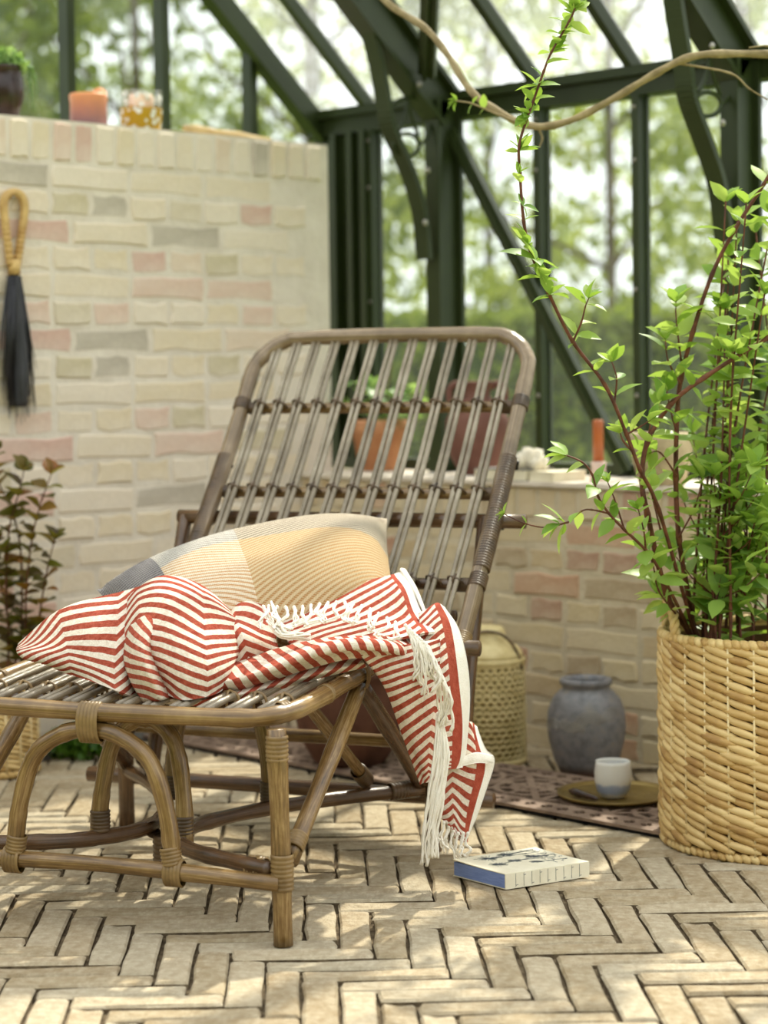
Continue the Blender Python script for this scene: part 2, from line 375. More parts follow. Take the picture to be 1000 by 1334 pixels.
# ------------------------------------------------------------------ herringbone floor
floor = thing('floor', 'herringbone floor of worn yellow-grey bricks', 'floor', (2.4, 2.4, -0.012), kind='structure')
m = MB(); m.add([(0.6, 0.6, -0.011), (XS, 0.6, -0.011), (XS, YB, -0.011), (0.6, YB, -0.011)], [(0, 1, 2, 3)]); part('sand_bed', m, M['sand'], floor, smooth=False)
FA = math.radians(1.7)
GX = _r * math.cos(FA) + _f * math.sin(FA); GY = -_r * math.sin(FA) + _f * math.cos(FA)
Wd = 0.0598; fl = slab_meshes('brick', 4 * Wd - 0.008, Wd - 0.0058, 0.012, M['floor_brick'], 8, 0.0026, M['sand']); fl0 = slab_meshes('brick', 4 * Wd - 0.0058, Wd - 0.0125, 0.012, M['floor_brick'], 8, 0.0026, M['sand'])
GR0, GR1 = 3.345, 3.69                                   # the iron grating's strip
cells = []
for i in range(-60, 61):
    for j in range(20, 105):
        if (i + j) % 8 == 0: cells.append((i - 1.0, j + 0.5, 0))            # lying across (cells i-3..i, mirrored)
        if (i + j) % 8 == 4: cells.append((i + 0.5, j - 1.0 , 1))
def cell_center(c):
    return GX * (c[0] * Wd + 0.012) + GY * (c[1] * Wd)
todo = []
for c in cells:
    p = cell_center(c)
    if p[0] > XS - 0.005 or p[1] > YB - 0.005 or p[0] < 0.7 or p[1] < 0.7: continue
    px, py = proj(p); todo.append((p, c[2], -60 < px < 1060 and py < 1370, np.linalg.norm(p)))
todo.sort(key=lambda t: (not t[2], t[3]))
rest = MB(); rf = random.Random(5); nb = 0
for p, v, vis, d in todo:
    x, y = (GX, GY) if not v else (GY, -GX)
    a = rf.uniform(-0.016, 0.016); x, y = x * math.cos(a) + y * math.sin(a), y * math.cos(a) - x * math.sin(a)
    o = p + np.array([0, 0, -0.0115 + rf.uniform(-0.0025, 0.001)]); tl = rf.uniform(-0.012, 0.012); zz = norm(np.array([0, 0, 1]) + x * tl * 0.5 + y * tl)
    Mx = mat4(o, x, y, zz)
    if vis and nb < 300: inst('brick', rf.choice(fl if v else fl0), floor, Mx); nb += 1
    else:
        g = slab_geo(4 * Wd - 0.006, Wd - 0.0055, 0.012, rf.randrange(9), 0.0026); rest.add([Mx @ Vector(q) for q in g[0]], g[1]); slab_mi(rest)
part('brick_paving', rest, [M['floor_brick'], M['sand']], floor, smooth=False, kind='stuff')

# ------------------------------------------------------------------ greenhouse frame
XG, YG, EAVE = 4.30, 4.60, 1.69
TP = math.tan(math.radians(41)); XR = 2.35                # roof pitch, ridge position
def roof_z(X, base=1.765): return base + (XG - X) * TP
bars_y = [4.33, 3.674, 3.332, 2.99, 2.65, 2.31]
panes_y = [4.33, 4.0, 3.674, 3.332, 2.99, 2.65, 2.31]
win1 = thing('window_1', 'tall side windows between dark green glazing bars above the low wall', 'window', (XG, 3.3, 0.684), kind='structure')
m = MB(); box(m, (XG - 0.03, 2.2, 0.684), (XG + 0.03, YG - 0.01, 0.715)); part('sill_rail', m, M['green'], win1, smooth=False)
m = MB(); box(m, (XG - 0.02, 2.2, EAVE), (XG + 0.05, YG - 0.01, EAVE + 0.05)); box(m, (XG - 0.045, 2.2, EAVE + 0.05), (XG + 0.05, YG - 0.01, EAVE + 0.075)); part('eave_beam', m, M['green'], win1, smooth=False)
for y in bars_y:
    m = MB(); box(m, (XG - 0.02, y - 0.011, 0.715), (XG + 0.012, y + 0.011, EAVE)); box(m, (XG + 0.012, y - 0.018, 0.715), (XG + 0.022, y + 0.018, EAVE))
    b = part('glazing_bar', m, M['green'], win1, smooth=False)
    for zz in (0.9, 1.18, 1.52, 1.66):
        mm = MB(); lathe(mm, [(0.006, 0), (0.006, 0.003), (0.003, 0.005)], 8, (XG - 0.0195, y, zz), (-1, 0, 0)); part('bolt', mm, M['bolt'], b)
for a, b in zip(panes_y, panes_y[1:]):
    m = MB(); box(m, (XG + 0.004, b + 0.012, 0.712), (XG + 0.008, a - 0.012, EAVE + 0.002)); part('pane', m, M['glass'], win1, smooth=False)
m = MB(); box(m, (XG - 0.005, 4.33, 0.715), (XG + 0.02, YG - 0.02, EAVE)); pn = part('corner_panel', m, M['green'], win1, smooth=False)
for y in (4.345, 4.40, 4.47):
    m = MB(); box(m, (XG - 0.035, y - 0.01, 0.715), (XG - 0.004, y + 0.01, EAVE)); part('rib', m, M['green'], pn, smooth=False)

win2 = thing('window_2', 'gable window with dark green uprights on top of the brick wall', 'window', (3.2, YG, 1.631), kind='structure')
gx = [PY(q, 90, YG)[0] for q in (85, 208, 322)]; pit = gx[1] - gx[0]
gbx = [gx[0] - pit * k for k in (3, 2, 1)] + gx
for k, x in enumerate(gbx):
    m = MB(); box(m, (x - 0.013, YG - 0.03, 1.60), (x + 0.013, YG + 0.012, roof_z(x) - 0.03)); part('glazing_bar', m, M['green'], win2, smooth=False)
edges = gbx + [XG]
for a, b in zip(edges, edges[1:]):
    m = MB(); z0, za, zb = 1.60, roof_z(a) - 0.04, roof_z(b) - 0.04
    m.add([(a + .01, YG + .004, z0), (b - .01, YG + .004, z0), (b - .01, YG + .004, zb), (a + .01, YG + .004, za), (a + .01, YG + .008, z0), (b - .01, YG + .008, z0), (b - .01, YG + .008, zb), (a + .01, YG + .008, za)],
          [(0, 1, 2, 3), (7, 6, 5, 4), (0, 4, 5, 1), (1, 5, 6, 2), (2, 6, 7, 3), (3, 7, 4, 0)]); part('pane', m, M['glass'], win2, smooth=False)
m = MB(); bar(m, (XG + 0.03, YG - 0.02, roof_z(XG + 0.03) - 0.035), (XR, YG - 0.02, roof_z(XR) - 0.035), 0.06, 0.055, (TP, 0, 1))
bar(m, (XG + 0.0, YG - 0.06, roof_z(XG) - 0.075), (XR, YG - 0.06, roof_z(XR) - 0.075), 0.03, 0.045, (TP, 0, 1)); part('gable_rafter', m, M['green'], win2, smooth=False)

win3 = thing('window_3', 'sloping roof glazing between dark green bars', 'window', (XG, 3.3, 1.765), kind='structure')
roof_y = [4.60, 4.33, 4.0, 3.674, 3.332, 2.99, 2.65, 2.31]
for y in roof_y[1:]:
    m = MB(); bar(m, (XG + 0.02, y, roof_z(XG + 0.02) - 0.015), (XR, y, roof_z(XR) - 0.015), 0.026, 0.04, (TP, 0, 1)); part('roof_bar', m, M['green'], win3, smooth=False)
for a, b in zip(roof_y, roof_y[1:]):
    m = MB(); z0, z1 = roof_z(XG), roof_z(XR)
    m.add([(XG, b + .012, z0), (XG, a - .012, z0), (XR, a - .012, z1), (XR, b + .012, z1), (XG, b + .012, z0 + .005), (XG, a - .012, z0 + .005), (XR, a - .012, z1 + .005), (XR, b + .012, z1 + .005)],
          [(3, 2, 1, 0), (4, 5, 6, 7), (0, 1, 5, 4), (1, 2, 6, 5), (2, 3, 7, 6), (3, 0, 4, 7)]); part('pane', m, M['roof_glass'], win3, smooth=False)

def portal(idx, yp, brk, label, ring):
    t = thing('trim_%d' % idx, label, 'frame', (4.2, yp, 0.684), kind='structure')
    m = MB(); box(m, (4.19, yp - 0.008, 0.684), (4.266, yp + 0.008, 1.735)); box(m, (4.175, yp - 0.026, 0.684), (4.19, yp + 0.026, 1.735)); box(m, (4.266, yp - 0.026, 0.684), (4.2795, yp + 0.026, 1.735))
    part('post', m, M['green'], t, smooth=False)
    m = MB(); d = np.array([-1, 0, TP]); d = d / np.linalg.norm(d); up = (TP, 0, 1); a = np.array([4.235, yp, roof_z(4.235) - 0.115]); b = np.array([XR, yp, roof_z(XR) - 0.115])
    bar(m, a, b, 0.016, 0.11, up); n = norm(np.cross(np.cross(b - a, up), b - a)); n = n if n[2] > 0 else -n
    bar(m, a + n * 0.055, b + n * 0.055, 0.066, 0.014, up); bar(m, a - n * 0.055, b - n * 0.055, 0.066, 0.014, up)
    part('rafter', m, M['green'], t, smooth=False)
    m = MB(); P = catmull([PY(x, y, yp) for x, y in brk], 6)
    for p, q in zip(P, P[1:]): bar(m, p, q, 0.05, 0.016, norm(np.cross(q - p, (0, 1, 0))))
    br = part('bracket', m, M['green'], t, smooth=False)
    cx, cy, s = ring
    m = MB(); tube(m, [PY(cx + 17 * s * math.cos(a), cy + 15 * s * math.sin(a), yp) for a in np.linspace(0, 2 * math.pi, 21)[:-1]], 0.006, 6, closed=True)
    tube(m, catmull([PY(cx + s * x, cy + s * y, yp) for x, y in ((-22, -50), (-10, -58), (8, -62), (26, -52))], 5), 0.0065, 6)
    tube(m, catmull([PY(cx + s * x, cy + s * y, yp) for x, y in ((2, -58), (-2, -35), (-12, -13))], 5), 0.0055, 6)
    tube(m, catmull([PY(cx + s * x, cy + s * y, yp) for x, y in ((2, -58), (7, -35), (16, -11))], 5), 0.0055, 6)
    tube(m, catmull([PY(cx + s * x, cy + s * y, yp) for x, y in ((-22, -50), (-24, -30), (-14, -12))], 5), 0.0055, 6)
    tube(m, catmull([PY(cx + s * x, cy + s * y, yp) for x, y in ((17, 0), (26, -8), (32, -26))], 5), 0.0055, 6)
    part('scroll', m, M['green'], br)
    for x, y in ((556, 222), (553, 290), (545, 110)) if idx == 1 else ((940, 160), (946, 318), (926, 60)):
        p = PY(x, y, yp - 0.04); mm = MB(); lathe(mm, [(0.009, 0), (0.009, 0.005), (0.005, 0.008)], 8, p, (0, -1, 0)); part('bolt', mm, M['bolt'], t)
    return t
portal(1, 3.97, [(440, -45), (460, 0), (478, 36), (490, 80), (498, 122), (505, 164), (522, 202), (535, 235), (547, 279), (553, 338)], 'dark green post and rafter with scroll bracket where the diagonal braces meet', (529, 189, 1.0))
portal(2, 2.957, [(874, -45), (877, 0), (889, 78), (895, 126), (912, 174), (933, 235), (941, 290), (945, 330)], 'dark green post and rafter with scroll bracket behind the leafy shrub', (921, 136, 1.05))
m = MB(); a, b = PX(590, 172, 4.262), PX(818, 616, 4.262); bar(m, a, b, 0.014, 0.05, (1, 0, 0)); bar(m, a + (-0.012, 0, 0), b + (-0.012, 0, 0), 0.038, 0.012, (1, 0, 0))
single('trim_3', m, M['green'], b, 'dark green diagonal brace crossing the side windows', 'brace', kind='structure', smooth=False)
m = MB(); a = PY(556, 98, 3.93); u = np.array([-1, -1.03, TP]); bar(m, a, a + u * 0.93, 0.05, 0.016, (TP, 0, 1)); bar(m, a, a + u * 0.93, 0.012, 0.045, (TP, 0, 1))
single('trim_4', m, M['green'], a, 'dark green diagonal brace under the roof glazing', 'brace', kind='structure', smooth=False)

# ------------------------------------------------------------------ outside
m = MB(); m.add([(-30, -30, -0.12), (60, -30, -0.12), (60, 60, -0.12), (-30, 60, -0.12)], [(0, 1, 2, 3)])
single('ground', m, M['grass'], (10, 10, -0.12), 'lawn around the greenhouse', 'lawn', kind='structure')

def leaf_cloud(mb, centers, radii, counts, size, seed, squash=1.0, shell=0.35):
    g = np.random.default_rng(seed)
    for c, rad, n in zip(centers, radii, counts):
        d = g.normal(size=(n, 3)); d /= np.linalg.norm(d, axis=1)[:, None]
        r = rad * (shell + (1 - shell) * g.random(n) ** 0.6)
        p = np.asarray(c) + d * r[:, None] * np.array([1, 1, squash])
        ax = g.normal(size=(n, 3)); ax[:, 2] -= 0.5; ax /= np.linalg.norm(ax, axis=1)[:, None]
        nm = g.normal(size=(n, 3)) + np.array([0, 0, 0.8]); sd = np.cross(ax, nm); sd /= np.linalg.norm(sd, axis=1)[:, None] + 1e-9
        s = size * g.uniform(0.6, 1.3, n)[:, None]
        v = np.stack([p - ax * s * 0.5, p + sd * s * 0.32, p + ax * s * 0.55, p - sd * s * 0.32], 1).reshape(-1, 3)
        o = len(mb.v); mb.v.extend(map(tuple, v)); mb.uv.extend([(0, 0)] * len(v))
        mb.f.extend([(o + 4 * k, o + 4 * k + 1, o + 4 * k + 2, o + 4 * k + 3) for k in range(n)]); mb.mi.extend([0] * n)

def tree(px, d, h, spread, n, size, mat, label, seed, low=0.8):
    g = np.random.default_rng(seed); base = CW((px - 500) / FPX * d, d, -0.12)
    t = thing('garden_tree', label, 'tree', base, 'trees outside the greenhouse')
    m = MB(); top = base + np.array([0, 0, h * 0.8]); tube(m, catmull([base, base + np.array([g.uniform(-.1, .1), g.uniform(-.1, .1), h * 0.4]), top], 4), [0.04 - 0.003 * k for k in range(9)], 8); part('trunk', m, M['bark'], t)
    cs, rs, ns = [], [], []
    for k in range(48):
        a = g.uniform(0, 2 * math.pi); rr = spread * math.sqrt(g.random()); zc = g.uniform(low, h)
        rr *= math.sqrt(max(0.15, 1 - ((zc - h * 0.45) / (h * 0.62)) ** 2))
        c = base + np.array([rr * math.cos(a), rr * math.sin(a), zc]); cs.append(c); rs.append(spread * g.uniform(0.14, 0.30)); ns.append(int(n * 0.95) // 48)
        if k % 4: continue
        mm = MB(); hb = base + np.array([0, 0, max(0.5, zc * 0.7)]); tube(mm, [hb, (hb + c) / 2 + g.normal(size=3) * 0.08, c], [0.02, 0.014, 0.006], 6); part('branch', mm, M['bark'], t)
    m = MB(); leaf_cloud(m, cs, rs, ns, size, seed, 0.85); part('foliage', m, mat, t, smooth=False, kind='stuff')

def hedge(name, a, b, h, w, label, seed, dens=600):
    a, b = np.asarray(a, float), np.asarray(b, float); L = np.linalg.norm(b - a); t = thing(name, label, 'hedge', (a + b) / 2)
    m = MB(); bar(m, a + (0, 0, h / 2 - 0.05), b + (0, 0, h / 2 - 0.05), w * 0.8, h - 0.1); part('core', m, M['hedge_core'], t, smooth=False)
    g = np.random.default_rng(seed); n = int(L * h * dens); d = (b - a) / L; s = np.cross(d, (0, 0, 1))
    u = g.random(n) * L; top = g.random(n) < 0.3; z = np.where(top, h + g.normal(0, .02, n), g.random(n) * h); o = np.where(top, g.uniform(-.5, .5, n) * w, (g.integers(0, 2, n) - 0.5) * w * g.uniform(0.8, 1.02, n))
    p = a + d * u[:, None] + s * o[:, None] + np.array([0, 0, 1]) * z[:, None]
    m = MB(); ax = g.normal(size=(n, 3)); ax /= np.linalg.norm(ax, axis=1)[:, None]; sd = np.cross(ax, g.normal(size=(n, 3))); sd /= np.linalg.norm(sd, axis=1)[:, None]
    q = 0.045; v = np.stack([p - ax * q, p + sd * q * .6, p + ax * q, p - sd * q * .6], 1).reshape(-1, 3)
    m.v = list(map(tuple, v)); m.uv = [(0, 0)] * len(v); m.f = [(4 * k, 4 * k + 1, 4 * k + 2, 4 * k + 3) for k in range(n)]; m.mi = [0] * n
    part('foliage', m, M['hedge'], t, smooth=False, kind='stuff')
hedge('garden_hedge', CW(-0.6, 9.6, -0.12), CW(5.2, 8.2, -0.12), 1.30, 0.6, 'clipped green hedge outside the side windows', 3, 2200)
TL = ['tall yellow-green leafy tree beyond the hedge', 'dark green leafy tree outside the gable window']
for px, d, h, sp, n, sz, mt, lb, sd in ((420, 13.5, 6.5, 1.6, 4200, 0.10, 'tree', 0, 1), (640, 15, 7.0, 1.9, 4800, 0.10, 'tree', 0, 2), (800, 12.5, 6.0, 1.5, 4600, 0.10, 'tree', 0, 3), (970, 14.5, 7.0, 2.0, 5200, 0.10, 'tree', 0, 4),
        (1250, 13, 6.5, 2.0, 4200, 0.10, 'tree', 0, 5), (180, 12, 6.0, 1.9, 9000, 0.10, 'tree_dark', 1, 6), (-80, 11, 6.0, 1.8, 9000, 0.10, 'tree_dark', 1, 7), (60, 16, 7, 2.4, 9000, 0.10, 'tree_dark', 1, 9)):
    tree(px, d, h, sp, n, sz, M[mt], TL[lb], sd)

hedge('garden_hedge', CW(-7.5, -3.2, -0.12), CW(7.5, -3.2, -0.12), 2.7, 0.7, 'tall clipped hedge across the garden facing the brick wall', 21)  # added out of view behind the camera to cut low fill light
hedge('garden_hedge', CW(-6.2, -2.6, -0.12), CW(-6.2, 6.0, -0.12), 2.4, 0.7, 'tall clipped hedge along the open side of the greenhouse', 22)  # unseen as well, put in to block low light from the left

# ------------------------------------------------------------------ rattan lounge chair
CA = math.radians(21)
F0 = PZ(369, 1231, 0.0)
CB = _r * math.sin(CA) + _f * math.cos(CA)               # towards the back of the chair
CL = -_r * math.cos(CA) + _f * math.sin(CA)              # towards its other side
def K(s, w, z): return F0 + CB * s + CL * w + np.array([0, 0, z])
CWD = 0.67
chair = thing('lounge_chair', 'rattan lounge chair with slatted reclining back and arched base', 'chair', K(0.4, 0.33, 0))
def pole(name, pts, r, mat, parent=None, sm=8, seg=12, bow=0.0):
    m = MB(); P = catmull(pts, sm) if len(pts) > 2 else [np.asarray(pts[0]) + (np.asarray(pts[1]) - np.asarray(pts[0])) * k / 10 for k in range(11)]
    rr = [r * (1 + 0.035 * math.sin(k * 0.9 + len(name)) + (0.06 if k % 9 == 4 else 0)) for k in range(len(P))]
    tube(m, P, rr, seg); return part(name, m, M[mat], parent or chair, uv=True)
def bind(c, ax, r, length, turns, mat='cane', sx=1.0, side=None, parent=None):
    m = MB(); wrap(m, c, ax, r, length, turns, sx, side); return part('cane_binding', m, M[mat], parent or chair)

def seat_z(s): return 0.384 + 0.07 * min(s, 0.5)
# seat frame: a bent pole running round the front
rc = 0.075
fr = [K(0.66, 0.0, seat_z(.66)), K(0.5, 0.0, seat_z(.5)), K(0.3, 0, seat_z(.3)), K(0.14, 0.0, seat_z(.14)), K(0.065, 0.010, seat_z(.06)), K(0.02, 0.045, seat_z(0)), K(0.0, 0.11, seat_z(0)),
      K(-0.012, CWD / 2, seat_z(0)), K(0.0, CWD - 0.11, seat_z(0)), K(0.02, CWD - 0.045, seat_z(0)), K(0.065, CWD - 0.01, seat_z(.06)), K(0.14, CWD, seat_z(.14)), K(0.3, CWD, seat_z(.3)), K(0.5, CWD, seat_z(.5)), K(0.66, CWD, seat_z(.66))]
seat = pole('seat_frame', fr, 0.0165, 'rattan', None, 7)
for s in (0.12, 0.38, 0.62): pole('cross_rail', [K(s, 0.012, seat_z(s) - 0.012), K(s, CWD - 0.012, seat_z(s) - 0.012)], 0.010, 'rattan_dark', seat)
nsl = 12
for k in range(nsl):
    w = 0.045 + (CWD - 0.09) * k / (nsl - 1); s0 = 0.012 if 0 < k < nsl - 1 else 0.035
    for e in (-0.0075, 0.0075): pole('slat', [K(s0, w + e, seat_z(0) + 0.010), K(0.33, w + e, seat_z(.33) + 0.008), K(0.66, w + e, seat_z(.66) + 0.004)], 0.0066, 'slat', seat, 4, 8)
    for s in (0.12, 0.38):
        m = MB(); c = K(s, w, seat_z(s) + 0.001); tube(m, [c + CL * (0.019 * math.cos(a)) + np.array([0, 0, 0.0165 * math.sin(a)]) for a in np.linspace(0, 2 * math.pi, 13)[:-1]], 0.0028, 6, closed=True)
        tube(m, [c + CB * (0.014 * math.cos(a)) + np.array([0, 0, 0.0175 * math.sin(a)]) for a in np.linspace(0, 2 * math.pi, 13)[:-1]], 0.0028, 6, closed=True); part('lashing', m, M['cane'], seat)

# legs
lft = CWD
for w, mt in ((0.0, 'rattan'), (CWD, 'rattan')):
    pole('leg', [K(0, w, 0.0), K(0.003, w + (0.004 if w == 0 else -0.004), 0.2), K(0.006, w + (0.010 if w == 0 else -0.01), 0.368)], 0.0172, mt)
    bind(K(0.006, w + (0.009 if w == 0 else -0.009), 0.335), (0, 0, 1), 0.0176, 0.045, 6)
    bind(K(0.0, w, 0.125), (0, 0, 1), 0.0182, 0.062, 8)
for w in (-0.015, CWD + 0.015):
    pole('leg', [K(0.72, w, 0.0), K(0.72, w, 0.43)], 0.0175, 'rattan_dark'); bind(K(0.72, w, 0.21), (0, 0, 1), 0.018, 0.045, 7, 'cane_dark')
# front lower rail and bowed stretchers
pole('front_rail', [K(-0.012, 0.0, 0.108), K(-0.02, CWD / 2, 0.118), K(-0.012, CWD, 0.108)], 0.0145, 'rattan')
bow = [(0.0, 0.02), (0.03, 0.10), (0.075, 0.20), (0.125, 0.255), (0.20, 0.292), (0.30, 0.285), (0.44, 0.225), (0.58, 0.12), (0.70, 0.0)]
pole('stretcher', [K(s, w, 0.128) for s, w in bow], 0.0145, 'rattan_dark')
pole('stretcher', [K(s, CWD - w, 0.128) for s, w in bow], 0.0145, 'rattan_dark')
bind(K(0.235, CWD / 2, 0.128), CB, 0.0185, 0.05, 7, 'cane_dark', 2.2, CL)
bind(K(0.23, CWD / 2 + .005, 0.09), (0, 0, 1), 0.022, 0.05, 6, 'cane_dark')
bind(K(0.02, 0.055, 0.118), norm(CL + CB * 0.3), 0.0185, 0.035, 5, 'cane', 1.3, (0, 0, 1))
bind(K(0.675, 0.03, 0.13), norm(CB - CL * 0.8), 0.0165, 0.07, 9, 'cane_dark')
# arches
def arch(s, w0, w1, z0, z1, s1, mat, r):
    wm = (w0 + w1) / 2; h = (w1 - w0) / 2
    pts = [K(s, w0, z0), K(s + (s1 - s) * .4, w0 + h * 0.10, z0 + (z1 - z0) * 0.45), K(s + (s1 - s) * .75, w0 + h * 0.30, z0 + (z1 - z0) * 0.80), K(s1, w0 + h * 0.66, z0 + (z1 - z0) * 0.965), K(s1, wm, z1),
           K(s1, w1 - h * 0.66, z0 + (z1 - z0) * 0.965), K(s + (s1 - s) * .75, w1 - h * 0.30, z0 + (z1 - z0) * 0.80), K(s + (s1 - s) * .4, w1 - h * 0.10, z0 + (z1 - z0) * 0.45), K(s, w1, z0)]
    return pole('arch', pts, r, mat)
arch(-0.018, 0.195, 0.515, 0.115, 0.352, -0.012, 'rattan', 0.0155)
bind(K(-0.014, 0.355, 0.366), CL, 0.0195, 0.042, 6, 'cane', 1.75, (0, 0, 1))
for w in (0.195, 0.515):
    bind(K(-0.018, w + (0.006 if w < .3 else -.006), 0.142), norm((0, 0, 1) + CL * (0.18 if w < .3 else -0.18)), 0.0165, 0.032, 5); bind(K(-0.018, w, 0.113), CL, 0.0165, 0.034, 5, 'cane', 1.35, (0, 0, 1))
arch(0.125, 0.245, CWD - 0.245, 0.13, 0.345, 0.15, 'rattan', 0.0155)
for w in (0.25, CWD - 0.25): bind(K(0.128, w, 0.158), (0, 0, 1), 0.0168, 0.04, 6, 'cane_dark')
arch(0.46, 0.225, CWD - 0.225, 0.13, 0.375, 0.46, 'rattan', 0.0155)
for w in (0.23, CWD - 0.23): bind(K(0.46, w, 0.155), (0, 0, 1), 0.0168, 0.045, 7, 'cane_dark')
# braces on both sides
for w, q in ((0.0, 1), (CWD, -1)):
    J = K(0.365, w, seat_z(.365) - 0.022)
    pole('brace', [J, K(0.035, w + 0.002 * q, 0.135)], 0.0158, 'rattan'); pole('brace', [J + CB * 0.01, K(0.69, w, 0.145)], 0.0158, 'rattan_dark')
    bind(K(0.36, w, seat_z(.36) + 0.0), norm(CB + np.array([0, 0, .05])), 0.021, 0.018, 3, 'cane', 1.5, (0, 0, 1)); bind(K(0.06, w, 0.163), norm(K(0.365, w, 0.38) - K(0.035, w, 0.135)), 0.0165, 0.032, 5)
    bind(K(0.2, w, seat_z(.2)), CB, 0.0170, 0.012, 3); bind(K(0.06, w + .02 * q, seat_z(.06)), norm(CB - q * CL * .6), 0.0175, 0.02, 3)
    wi = w + 0.085 * q
    pole('brace', [K(0.27, wi, 0.39), K(0.64, wi + 0.01 * q, 0.15)], 0.0125, 'rattan'); bind(K(0.61, wi + .01 * q, 0.168), norm(K(0.27, wi, 0.39) - K(0.64, wi, 0.15)), 0.0155, 0.05, 7, 'cane_dark')
pole('rear_rail', [K(0.74, -0.03, 0.215), K(0.74, CWD + 0.03, 0.215)], 0.0135, 'rattan')
pole('dowel', [K(0.765, -0.13, 0.10), K(0.765, CWD + 0.13, 0.10)], 0.0165, 'rattan_dark')
pole('rear_post', [K(0.765, 0.34, 0.10), K(0.765, 0.34, 0.215)], 0.0125, 'rattan')
# reclining back: B(b, w) with b the way up the back
BS0, BZ0, BANG = 0.70, 0.42, math.radians(49.5)
BW0, BW1, BLEN = -0.085, 0.585, 0.832
bd = CB * math.cos(BANG) + np.array([0, 0, math.sin(BANG)]); bn = -CB * math.sin(BANG) + np.array([0, 0, math.cos(BANG)])
def B(b, w, o=0.0):
    c = 0.018 * math.sin(math.pi * b / BLEN)
    return K(BS0, w, BZ0) + bd * b + bn * (o - c)
rb = 0.105; n8 = [0, 22, 45, 68, 90]
bp = [B(-0.02, BW0), B(0.2, BW0 + .002), B(0.4, BW0 + .003), B(0.58, BW0 + .002)]
bp += [B(BLEN - rb + rb * math.sin(math.radians(a)), BW0 + rb - rb * math.cos(math.radians(a))) for a in n8]
bp += [B(BLEN + 0.004, (BW0 + BW1) / 2)]
bp += [B(BLEN - rb + rb * math.cos(math.radians(a)), BW1 - rb + rb * math.sin(math.radians(a))) for a in n8]
bp += [B(0.58, BW1 - .002), B(0.4, BW1 - .003), B(0.2, BW1 - .002), B(-0.02, BW1)]
back = pole('backrest_frame', bp, 0.0172, 'rattan_grey', None, 6)
rails = (0.165, 0.405, 0.640)
for b in rails:
    pole('cross_rail', [B(b, BW0 + .01, -0.012), B(b, BW1 - .01, -0.012)], 0.0125, 'rattan_dark' if b < 0.2 else 'rattan', back)
    for w in (BW0 + 0.035, BW1 - 0.035): bind(B(b, w, -0.012), CL, 0.0132, 0.035, 7, 'cane_dark', parent=back)
for k in range(13):
    w = BW0 + 0.048 + 0.574 * k / 12; edge = min(w - BW0, BW1 - w)
    top = BLEN - 0.008 if edge > rb else BLEN - rb + math.sqrt(max(0, rb ** 2 - (rb - edge) ** 2)) - 0.008
    for e in (-0.0064, 0.0064): pole('slat', [B(0.01, w + e, 0.008), B(0.4, w + e, 0.008), B(0.7, w + e, 0.006), B(top, w + e, 0.0)], 0.0057, 'slat', back, 4, 8)
    for b in rails:
        m = MB(); c = B(b, w, -0.001)
        tube(m, [c + norm(CL + bd * .35) * (0.019 * math.cos(a)) + bn * (0.0165 * math.sin(a)) for a in np.linspace(0, 2 * math.pi, 13)[:-1]], 0.0028, 6, closed=True)
        tube(m, [c + norm(bd - CL * .2) * (0.0155 * math.cos(a)) + bn * (0.0175 * math.sin(a)) for a in np.linspace(0, 2 * math.pi, 13)[:-1]], 0.0028, 6, closed=True); part('lashing', m, M['cane_dark'], back)
for w, sg in ((BW0, -1), (BW1, 1)):
    P = [B(0.20 + 0.01 * k, w) for k in range(31)]
    for b0, ln, tn, mt in ((0.345, 0.30, 42, 'cane_dark'), (0.64, 0.03, 5, 'cane_dark'), (0.165, 0.035, 6, 'cane_dark'), (0.015, 0.03, 6, 'cane')):
        if b0 == 0.345:
            m = MB()
            for i in range(4): wrap(m, B(0.2325 + 0.075 * i, w), norm(B(0.24 + .075 * i, w) - B(0.225 + .075 * i, w)), 0.0174, 0.075, 11)
            part('cane_binding', m, M[mt], back)
        else: bind(B(b0, w), norm(B(b0 + .02, w) - B(b0 - .02, w)), 0.0176, ln, tn, mt, parent=back)
    for b in (0.34, 0.50): pole('hook', [B(b, w - sg * -0.012, -0.022), B(b, w + sg * 0.004 , -0.046)], 0.0055, 'black', back, 2, 8)
# rear support that the back leans on
for w in (-0.055, CWD - 0.02):
    pole('support_post', [K(0.77, w, 0.10), K(0.86, w, 0.40), K(0.955, w, 0.655)], 0.0155, 'rattan_dark')
pole('dowel', [K(0.955, -0.145, 0.653), K(0.955, CWD - 0.005, 0.653)], 0.0155, 'rattan_dark')
pole('dowel', [K(0.70, -0.125, 0.418), K(0.70, CWD + 0.1, 0.418)], 0.0165, 'rattan_dark')
m = MB(); lathe(m, [(0.0195, -0.014), (0.0205, -0.012), (0.0205, 0.012), (0.0195, 0.014)], 16, K(0.70, -0.072, 0.418), CL); part('rubber_ring', m, M['black'], chair)
pole('prop', [K(0.955, 0.20, 0.645), K(0.80, 0.10, 0.49)], 0.012, 'rattan_dark'); pole('prop', [K(0.955, 0.40, 0.645), K(0.80, 0.50, 0.49)], 0.012, 'rattan_dark')
pole('rear_rail', [K(0.79, -0.045, 0.47), K(0.79, CWD - 0.03, 0.47)], 0.012, 'rattan_dark')

